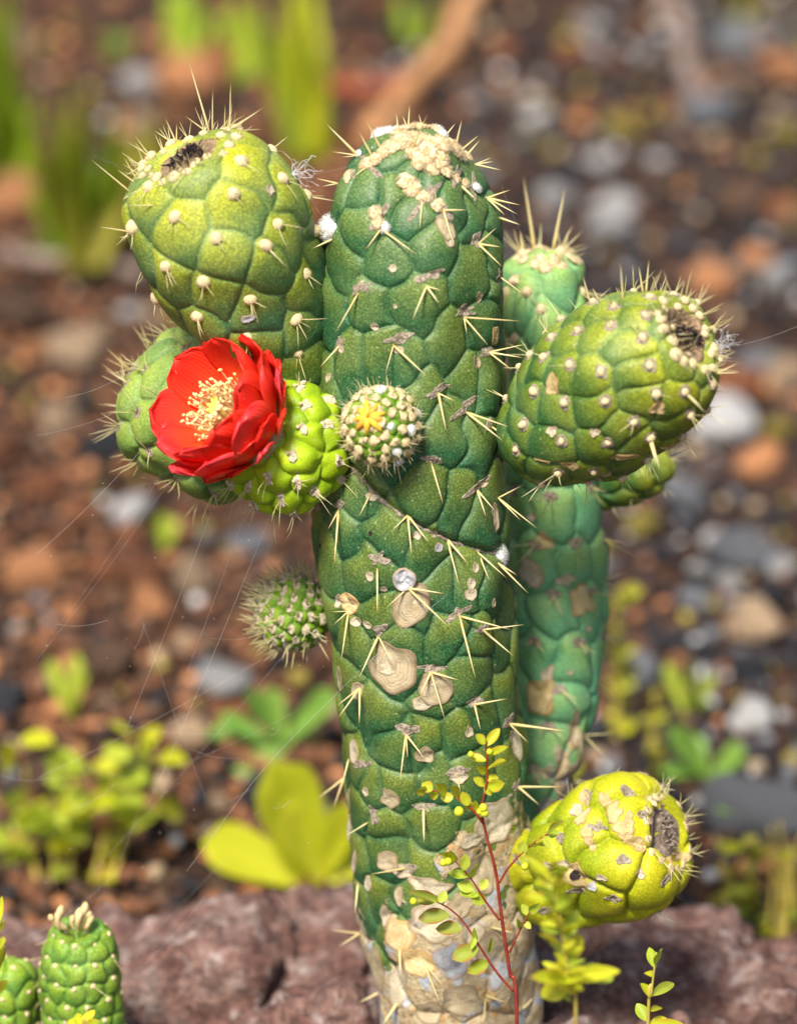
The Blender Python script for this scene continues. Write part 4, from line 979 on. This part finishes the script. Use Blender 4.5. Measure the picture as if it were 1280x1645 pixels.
for k in sk.fill_areoles:
    p, n, ev, eu = sk.at(k); tuft(CUSH, sk.o, p, n, .0010)
    if R.random() < .4: sk.finespines(k, 1, .006, .011, .00018)
sk.done(); cactus = _c

# ------------------------------------------------------------------ leaves and weeds
def leafmesh(shape, seed=0, fold=.25, droop=.12):
    r = random.Random(seed); nt, nu = 11, 5; V = []; F = []
    for i in range(nt):
        t = i / (nt - 1)
        if shape == 'oval': w = math.sin(math.pi * min(t * .96 + .03, 1)) ** .75
        elif shape == 'spoon': w = (0.18 + .82 * t ** 1.1) * max(1 - t ** 5, 0) ** .5 + .01
        elif shape == 'lance': w = math.sin(math.pi * (t * .93 + .06)) ** 1.1
        else: w = (1 - t ** 2.5) * .9 + .06
        for j in range(nu):
            u = j / (nu - 1) * 2 - 1
            V.append((t, u * w * .5, fold * w * abs(u) * .5 - droop * (t * t - t) * -1 * 1.0 + .015 * math.sin(7 * t + 3 * u + seed)))
    for i in range(nt - 1):
        for j in range(nu - 1):
            a = i * nu + j; F.append((a, a + nu, a + nu + 1, a + 1))
    return V, F
LM = {}
def leaf(parent, p0, p1, width, mat, shape='oval', up=None, name='leaf'):
    key = (shape, mat, R.randrange(3))
    if key not in LM:
        V, F = leafmesh(shape, key[2]); LM[key] = mesh('leaf', V, F, M[mat])
    p0, p1 = Vector(p0), Vector(p1); x = p1 - p0; L = x.length; x.normalize()
    up = (up or (Vector((0, 0, .8)) - FWD * .7)) + Vector((R.gauss(0, .25), R.gauss(0, .25), R.gauss(0, .25)))
    y = up.cross(x)
    if y.length < 1e-4: y = x.orthogonal()
    y.normalize(); z = x.cross(y)
    o = mk(name, LM[key], parent)
    o.matrix_basis = Matrix(((x.x * L, y.x * width, z.x * L, p0.x), (x.y * L, y.y * width, z.y * L, p0.y), (x.z * L, y.z * width, z.z * L, p0.z), (0, 0, 0, 1)))
    return o
def stalk(parent, pts, r0, r1, mat, name='stem'):
    P = crom([tuple(p) for p in pts], 8 * len(pts)); n = len(P)
    V, F = tube(P, [r0 + (r1 - r0) * i / (n - 1) for i in range(n)], 7)
    return mk(name, mesh(name, V, F, M[mat]), parent)
VB, FB = ICO[2]
def berry(parent, p, r, name='seed_capsule'):
    if 'b' not in LM: LM['b'] = mesh('seed_capsule', VB * (1 + .05 * wnoise(VB, .5, 4))[:, None], FB, M['berry'])
    o = mk(name, LM['b'], parent); o.matrix_basis = Matrix.Translation(p) @ Matrix.Diagonal((r, r, r * 1.1, 1)); return o

# red-stemmed weed in front of the stem
YW = -0.075
g = atY(838, 1720, YW); g.z = 0
weed = thing('weed', g, 'slender red stemmed weed with tiny leaves growing against the cactus stem', 'weed')
PW = lambda x, y, dy=0.0: atY(x, y, YW + dy)
stalk(weed, [g, PW(830, 1645), PW(818, 1560), PW(805, 1470), PW(796, 1400), PW(782, 1345), PW(774, 1300), PW(782, 1250), PW(781, 1190)], 3.6 * S, 1.6 * S, 'redstem')
stalk(weed, [PW(824, 1592), PW(800, 1565), PW(775, 1528), PW(745, 1482), PW(722, 1460), PW(700, 1448)], 2.3 * S, 1.1 * S, 'redstem', 'branch')
stalk(weed, [PW(802, 1478), PW(780, 1448), PW(755, 1410), PW(728, 1380)], 2 * S, 1.0 * S, 'redstem', 'branch')
stalk(weed, [PW(818, 1530), PW(832, 1500), PW(850, 1465)], 2 * S, 1.0 * S, 'redstem', 'branch')
stalk(weed, [PW(802, 1418), PW(818, 1392), PW(850, 1360), PW(885, 1335)], 2 * S, 1.0 * S, 'redstem', 'branch')
stalk(weed, [PW(776, 1322), PW(758, 1300), PW(735, 1282), PW(680, 1265)], 2.6 * S, 1.2 * S, 'redstem', 'branch')
for x0, y0, x1, y1, w, m in [(722,1470,672,1475,22,'leafR'),(742,1492,700,1492,21,'leafR'),(768,1522,726,1540,24,'leafR'),(783,1545,750,1562,20,'leafR'),(706,1448,658,1432,13,'leafR'),(700,1450,668,1446,12,'leafR'),(706,1450,716,1432,13,'leafL'),(765,1500,756,1525,9,'leafL'),(764,1512,762,1490,8,'leafL'),(784,1530,790,1505,7,'leafL'),
   (752,1408,720,1402,13,'leafL'),(745,1398,748,1372,14,'leafL'),(758,1412,768,1388,14,'leafL'),(762,1428,734,1420,16,'leafL'),(768,1440,738,1434,15,'leafL'),(780,1450,756,1436,18,'leafL'),(772,1430,782,1412,13,'leafL'),(728,1380,708,1372,13,'leafW'),(732,1385,722,1366,12,'leafW'),
   (779,1195,764,1180,13,'leafW'),(781,1198,802,1170,13,'leafW'),(783,1215,816,1200,12,'leafW'),(780,1222,752,1214,12,'leafW'),(783,1236,812,1222,12,'leafW'),(780,1242,766,1232,11,'leafW'),(784,1212,790,1200,10,'leafW'),(779,1262,760,1250,12,'leafW'),(781,1258,788,1278,13,'leafW'),(784,1265,810,1258,17,'leafW'),(782,1250,800,1250,12,'leafW'),
   (762,1300,744,1290,13,'leafW'),(752,1294,742,1272,14,'leafW'),(738,1284,722,1264,16,'leafW'),(728,1280,708,1282,14,'leafW'),(716,1276,700,1260,15,'leafW'),(704,1272,690,1280,14,'leafW'),(694,1270,678,1258,16,'leafW'),(684,1268,668,1272,13,'leafW'),(764,1304,764,1286,10,'leafW'),
   (850,1362,872,1352,14,'leafW'),(862,1350,884,1362,14,'leafL'),(872,1344,898,1336,12,'leafL'),(838,1372,840,1350,14,'leafL'),(832,1378,848,1388,12,'leafL'),(880,1338,906,1318,9,'leafR'),(842,1480,852,1492,9,'leafL'),(836,1492,830,1476,8,'leafL'),(850,1466,868,1452,12,'leafL'),(848,1470,838,1452,11,'leafL')]:
    p0 = PW(x0, y0, R.uniform(-.002, .002)); leaf(weed, p0, PW(x1, y1, R.uniform(-.006, .004)), w * S * 1.2, m, 'oval', -FWD + Vector((0, 0, .5)))
for x, y, r in [(776,1298,7),(664,1448,6),(770,1304,5),(737,1304,8),(778,1306,7),(843,1392,6),(712,1386,6),(720,1384,6),(786,1208,5),(756,1212,5)]: berry(weed, PW(x, y, -.003), r * S)

# pale blurred weeds nearer the camera
def softweed(Y, stem_pts, leaves, label, mats=('leafW', 'leafY', 'leafL'), group=None):
    g = atY(stem_pts[0][0], stem_pts[0][1] + 90, Y); g.z = 0
    w = thing('weed', g, label, 'weed', group)
    stalk(w, [g] + [atY(x, y, Y) for x, y in stem_pts], 3.2 * S, 1.2 * S, 'yelstem')
    for (x0, y0, x1, y1, wd) in leaves: leaf(w, atY(x0, y0, Y), atY(x1, y1, Y - R.uniform(-.01, .012)), wd * S, R.choice(mats))
    return w
lv = []
for y in range(1400, 1620, 11):
    cx = 882 + (y - 1400) * .17
    for s_ in (-1, 1):
        if R.random() < .8: lv.append((cx, y, cx + s_ * R.uniform(16, 42), y - R.uniform(-6, 26), R.uniform(8, 15)))
lv += [(918,1575,852,1570,26),(915,1580,868,1600,30),(916,1570,900,1530,24),(922,1560,985,1572,30),(922,1572,995,1560,24),(918,1545,930,1500,24),(905,1500,928,1462,18),(890,1450,842,1440,16),(885,1440,862,1405,18),(892,1460,922,1438,18)]
softweed(-0.155, [(924, 1645), (914, 1580), (903, 1500), (890, 1430), (878, 1392)], lv, 'pale yellow weed beside the red stemmed one below the yellow joint')
softweed(-0.095, [(1040, 1645), (1045, 1600), (1050, 1560), (1054, 1530)], [(1045,1602,1028,1580,18),(1046,1600,1082,1580,18),(1050,1570,1036,1562,14),(1052,1555,1042,1522,16),(1053,1550,1064,1524,16),(1040,1640,1022,1612,20),(1045,1625,1062,1618,14),(1042,1650,1075,1640,24),(1040,1650,1100,1648,20)], 'short yellow green weed with pointed leaves standing on the lava rock')
softweed(-0.075, [(140, 1690), (132, 1645)], [(135,1650,110,1640,22),(134,1648,152,1622,18),(130,1650,124,1628,16),(136,1655,160,1640,18)], 'little orange tipped sprout in front of the small green cactus', ('leafW', 'leafY'))
softweed(-0.060, [(-6, 1690), (-3, 1600), (0, 1480)], [(0,1560,10,1520,16),(-2,1500,8,1480,18),(-2,1530,6,1505,16),(0,1480,4,1440,12),(-2,1600,14,1575,14)], 'thin sprig with small yellow leaves left of the small green cactus', ('leafY', 'leafW'))

def plant(px, py, leaves, label, mat, shape='spoon', name='leafy_plant', depthjit=.02, group=None, dz=0.0):
    g = atZ(px, py); p = thing(name, g, label, 'plant', group)
    for (x0, y0, x1, y1, w) in leaves:
        Y = g.y; leaf(p, atY(x0, y0, Y), atY(x1, y1, Y + R.uniform(-depthjit, depthjit)), w * pxm(g), mat if isinstance(mat, str) else R.choice(mat), shape)
    return p
plant(520, 1420, [(520,1450,435,1225,165),(515,1420,325,1352,130),(525,1430,400,1430,70),(530,1440,500,1500,130),(530,1430,450,1290,120),(530,1420,590,1350,120),(530,1440,470,1440,80),(530,1400,560,1290,80)], 'broad bright yellow leaved seedling behind the lava rock', 'leafY', depthjit=.015)
plant(455, 1215, [(450,1195,330,1178,52),(452,1190,395,1112,60),(455,1190,430,1105,60),(460,1190,540,1110,62),(455,1200,375,1240,60),(460,1200,520,1200,56),(455,1200,440,1235,50),(462,1195,505,1140,50),(455,1200,350,1150,40)], 'pale green rosette plant left of the main stem', 'leafG', depthjit=.015)
plant(112, 1160, [(110,1155,82,1060,34),(110,1155,125,1050,32),(110,1155,105,1090,30),(112,1155,140,1080,28)], 'small upright pale sprout above the leafy clump', 'leafL')
lv = []
for _ in range(70):
    x = R.uniform(0, 255); y = R.uniform(1185, 1415)
    if x > 200 and y > 1330: continue
    a_ = R.uniform(0, 6.28); l = R.uniform(40, 66); lv.append((x, y, x + math.cos(a_) * l, y + math.sin(a_) * l * .7, R.uniform(32, 50)))
cl_ = plant(130, 1400, lv, 'dense clump of small yellow green leaves behind the lava rock', ('leafL', 'leafY', 'leafL'), 'oval', 'weed_clump', .03)
for x0, x1, y1 in ((60, 40, 1230), (110, 130, 1200), (150, 190, 1230), (180, 230, 1260), (90, 80, 1280)): stalk(cl_, [atZ(x0, 1420), atY((x0 + x1) / 2, 1330, atZ(130, 1400).y), atY(x1, y1, atZ(130, 1400).y)], .0012, .0006, 'yelstem')
plant(1130, 1260, [(1140,1250,1075,1170,62),(1140,1250,1195,1200,60),(1135,1240,1060,1240,40),(1135,1250,1110,1180,50),(1140,1255,1210,1265,46)], 'broad green leaved seedling right of the teal rear stem', 'leafG')
plant(1100, 1150, [(1100,1150,1072,1065,34),(1100,1150,1108,1060,34),(1105,1150,1150,1085,34),(1105,1150,1140,1125,30)], 'upright lime green sprout above the broad green seedling', 'leafL')
plant(1250, 1330, [(1280,1300,1150,1300,44),(1290,1280,1200,1262,40)], 'long pale green leaves lying on the large grey stone', 'leafG')
lv = [(985 + R.uniform(-8, 12), y, 1000 + R.uniform(-34, 34), y - R.uniform(-8, 22), R.uniform(16, 26)) for y in range(950, 1190, 9)]
pw = plant(990, 1200, lv, 'tall spindly ochre weed right of the teal rear stem', ('leafO', 'leafY', 'leafO'), 'oval', 'weed'); stalk(pw, [atZ(990, 1200), atY(992, 1080, atZ(990, 1200).y), atY(990, 950, atZ(990, 1200).y)], .0016, .0008, 'yelstem')
lv = [(1050 + R.uniform(-6, 8), y, 1052 + R.uniform(-26, 26), y - R.uniform(-8, 16), R.uniform(14, 22)) for y in range(1110, 1250, 9)]
pw = plant(1050, 1260, lv, 'shorter ochre weed beside the tall spindly one', ('leafO', 'leafY'), 'oval', 'weed'); stalk(pw, [atZ(1050, 1260), atY(1050, 1180, atZ(1050, 1260).y), atY(1052, 1110, atZ(1050, 1260).y)], .0014, .0007, 'yelstem')
lv = []
for _ in range(46):
    x = R.uniform(1150, 1300); y = R.uniform(1340, 1560); a_ = R.uniform(0, 6.28); l = R.uniform(22, 50); lv.append((x, y, x + math.cos(a_) * l, y + math.sin(a_) * l * .6, R.uniform(12, 26)))
pw = plant(1235, 1500, lv, 'loose tangle of ochre weed stems behind the grey purple rock', ('leafO', 'leafL', 'leafO', 'leafY'), 'lance', 'weed_clump', .03)
for k in range(7):
    x0 = R.uniform(1190, 1290); Yk = atZ(1235, 1500).y; stalk(pw, [atZ(x0, 1520), atY(x0 + R.uniform(-15, 15), 1430, Yk), atY(x0 + R.uniform(-30, 30), R.uniform(1320, 1380), Yk)], .0012, .0006, 'yelstem')
plant(905, 1250, [(905,1255,890,1225,26),(905,1255,930,1225,26),(905,1255,915,1240,24)], 'tiny lime seedling between the rear stem and the yellow joint', 'leafL')
plant(262, 880, [(262,885,238,838,30),(262,885,285,835,30),(262,885,262,825,26),(260,880,268,850,24)], 'lone lime green seedling on the bare soil below the flower', 'leafL')
# grass tufts at the top left
def grass(px, py, blades, label, mats=('blade',)):
    g = atZ(px, py); t = thing('grass_tuft', g, label, 'grass')
    for (x0, y0, x1, y1, w) in blades:
        leaf(t, atY(x0, y0, g.y + R.uniform(-.03, .03)), atY(x1, y1, g.y + R.uniform(-.05, .05)), w * pxm(g), R.choice(mats), 'blade', -FWD, 'blade')
grass(20, 290, [(10,300,5,-20,44),(14,300,22,-20,40),(20,300,15,40,36),(25,300,-10,120,26),(30,300,60,150,26),(15,300,40,90,22),(0,300,-20,-10,28)], 'tall grass tuft with wide blades by the sandy orange rock')
grass(140, 430, [(135,430,20,130,30),(135,430,90,170,44),(150,430,230,200,40),(140,430,100,210,44),(145,430,185,160,44),(150,430,170,240,44),(150,430,205,230,30),(140,430,120,250,30),(150,430,160,260,36),(130,430,60,220,24),(145,430,215,300,34),(150,430,250,330,34),(130,430,40,300,40),(140,430,140,140,40),(135,430,110,120,34)], 'grass tuft of short spreading blades left of the upper joint', ('blade', 'leafO', 'blade'))
grass(300, 110, [(300,120,270,-20,44),(305,120,310,-20,44),(300,120,290,-30,44),(310,120,340,10,28),(295,120,285,30,26)], 'grass tuft growing right behind the big orange rock')
grass(490, 250, [(490,250,470,-30,56),(495,250,500,-30,56),(488,250,485,-10,50),(480,240,400,20,40),(480,250,420,60,30),(500,250,520,80,30),(485,240,440,30,24)], 'bright yellow green grass tuft standing in front of the red stick', ('blade', 'leafL', 'leafY'))
grass(395, 120, [(395,130,380,-10,40),(400,130,420,0,40),(390,130,350,20,34),(402,130,440,60,34)], 'second yellow green grass tuft between the orange rock and red stick', ('blade', 'leafL'))
grass(235, 330, [(235,340,220,200,40),(240,340,270,230,36),(230,340,190,220,36),(238,340,250,180,36)], 'low grass tuft between the big orange rock and the left cactus joint', ('blade', 'leafO'))
grass(660, 60, [(660,70,640,-20,26),(665,70,700,-10,26),(655,70,620,10,24)], 'distant grass tuft beyond the orange brown stick')
grass(1180, 60, [(1180,60,1140,-20,22),(1185,60,1230,-10,22),(1180,60,1200,-20,24)], 'distant ochre grass tuft near the grey dry stem', ('leafO',))
plant(180, 90, [(180,95,155,60,34),(180,95,210,62,34),(180,95,185,50,34)], 'small blue green seedling beyond the grass tufts', 'leafG')
plant(80, 415, [(80,420,45,385,36),(80,420,115,385,36),(80,420,80,370,34)], 'blue green seedling at the foot of the spreading grass', 'leafG')
# sticks lying on the ground
def stick(a, b, w, mat, label, lift=.006):
    p, q_ = atZ(*a), atZ(*b); r = w * .5 * pxm(p)
    P = crom([tuple(p + (q_ - p) * t + Vector((R.gauss(0, .004), R.gauss(0, .004), r + lift * (1 - t)))) for t in (-.02, .25, .5, .75, 1.02)], 40)
    V, F = tube(P, [r * (1 + .12 * math.sin(i * .9) + R.uniform(-.06, .06)) * (1 - .25 * i / 40) for i in range(40)], 10)
    tag(mk('stick', mesh('stick', V, F, M[mat])), label, 'stick')
stick((800, -20), (600, 235), 38, 'stickO', 'thick orange brown stick lying slantwise behind the cactus crown')
stick((430, 172), (660, 150), 34, 'stickR', 'reddish stick lying across behind the bright grass tuft')
stick((1062, -20), (1118, 160), 34, 'stickG', 'grey brown dry stem lying on the dark gravel')
stick((10, 436), (230, 448), 26, 'stickG', 'dull grey twig lying on the reddish soil')

# ------------------------------------------------------------------ cobweb
web = Acc(); K = -0.02
def thread(pts, r=.00005, Y=K):
    P = crom([tuple(atY(x, y, Y + .0)) for x, y in pts], 10 * len(pts)) if len(pts) > 2 else np.array([tuple(atY(pts[0][0] + (pts[1][0] - pts[0][0]) * t, pts[0][1] + (pts[1][1] - pts[0][1]) * t + 6 * math.sin(3.14 * t), Y)) for t in np.linspace(0, 1, 12)])
    web.add(tube(P, [r] * len(P), 3, False))
thread([(718, 955), (640, 1020), (545, 1110), (420, 1240), (300, 1400)], .00003, -0.045)
for a_, b_ in [((260,760),(100,1000)),((275,770),(60,1060)),((400,805),(300,1080)),((350,795),(200,1180)),((440,815),(240,1290)),((215,650),(60,700)),((205,600),(100,640)),((230,720),(60,890)),((310,300),(150,250)),((420,1060),(60,1250)),((360,1180),(180,1160)),((500,1000),(150,1400)),((330,1280),(230,1000)),((480,1140),(260,1240)),((1150,560),(1290,520)),((1130,640),(1180,730)),((505,280),(640,235)),((805,300),(860,420)),((60,1500),(190,1400)),((220,1560),(330,1440)),((20,1520),(120,1440)),((160,1580),(360,1380))]:
    thread([a_, b_], R.uniform(.000012, .000026), R.uniform(-.035, .0))
for _ in range(18):
    x, y = R.uniform(60, 480), R.uniform(980, 1420); a_ = R.uniform(-.4, 2.2); l = R.uniform(20, 110); thread([(x, y), (x - math.cos(a_) * l, y + math.sin(a_) * l * .8)], R.uniform(.000012, .000026), R.uniform(-.04, .0))
for _ in range(110):                      # specks of dust caught in the silk
    p = atY(R.uniform(60, 520), R.uniform(760, 1450), R.uniform(-.04, 0)); r = R.uniform(.00006, .00016); web.add((VI * r + np.array(p), FI))
w_ = web.build('cobweb', M['silk']); tag(w_, 'fine torn cobweb threads strung from the cactus flower to the rock', 'cobweb', None, 'stuff')
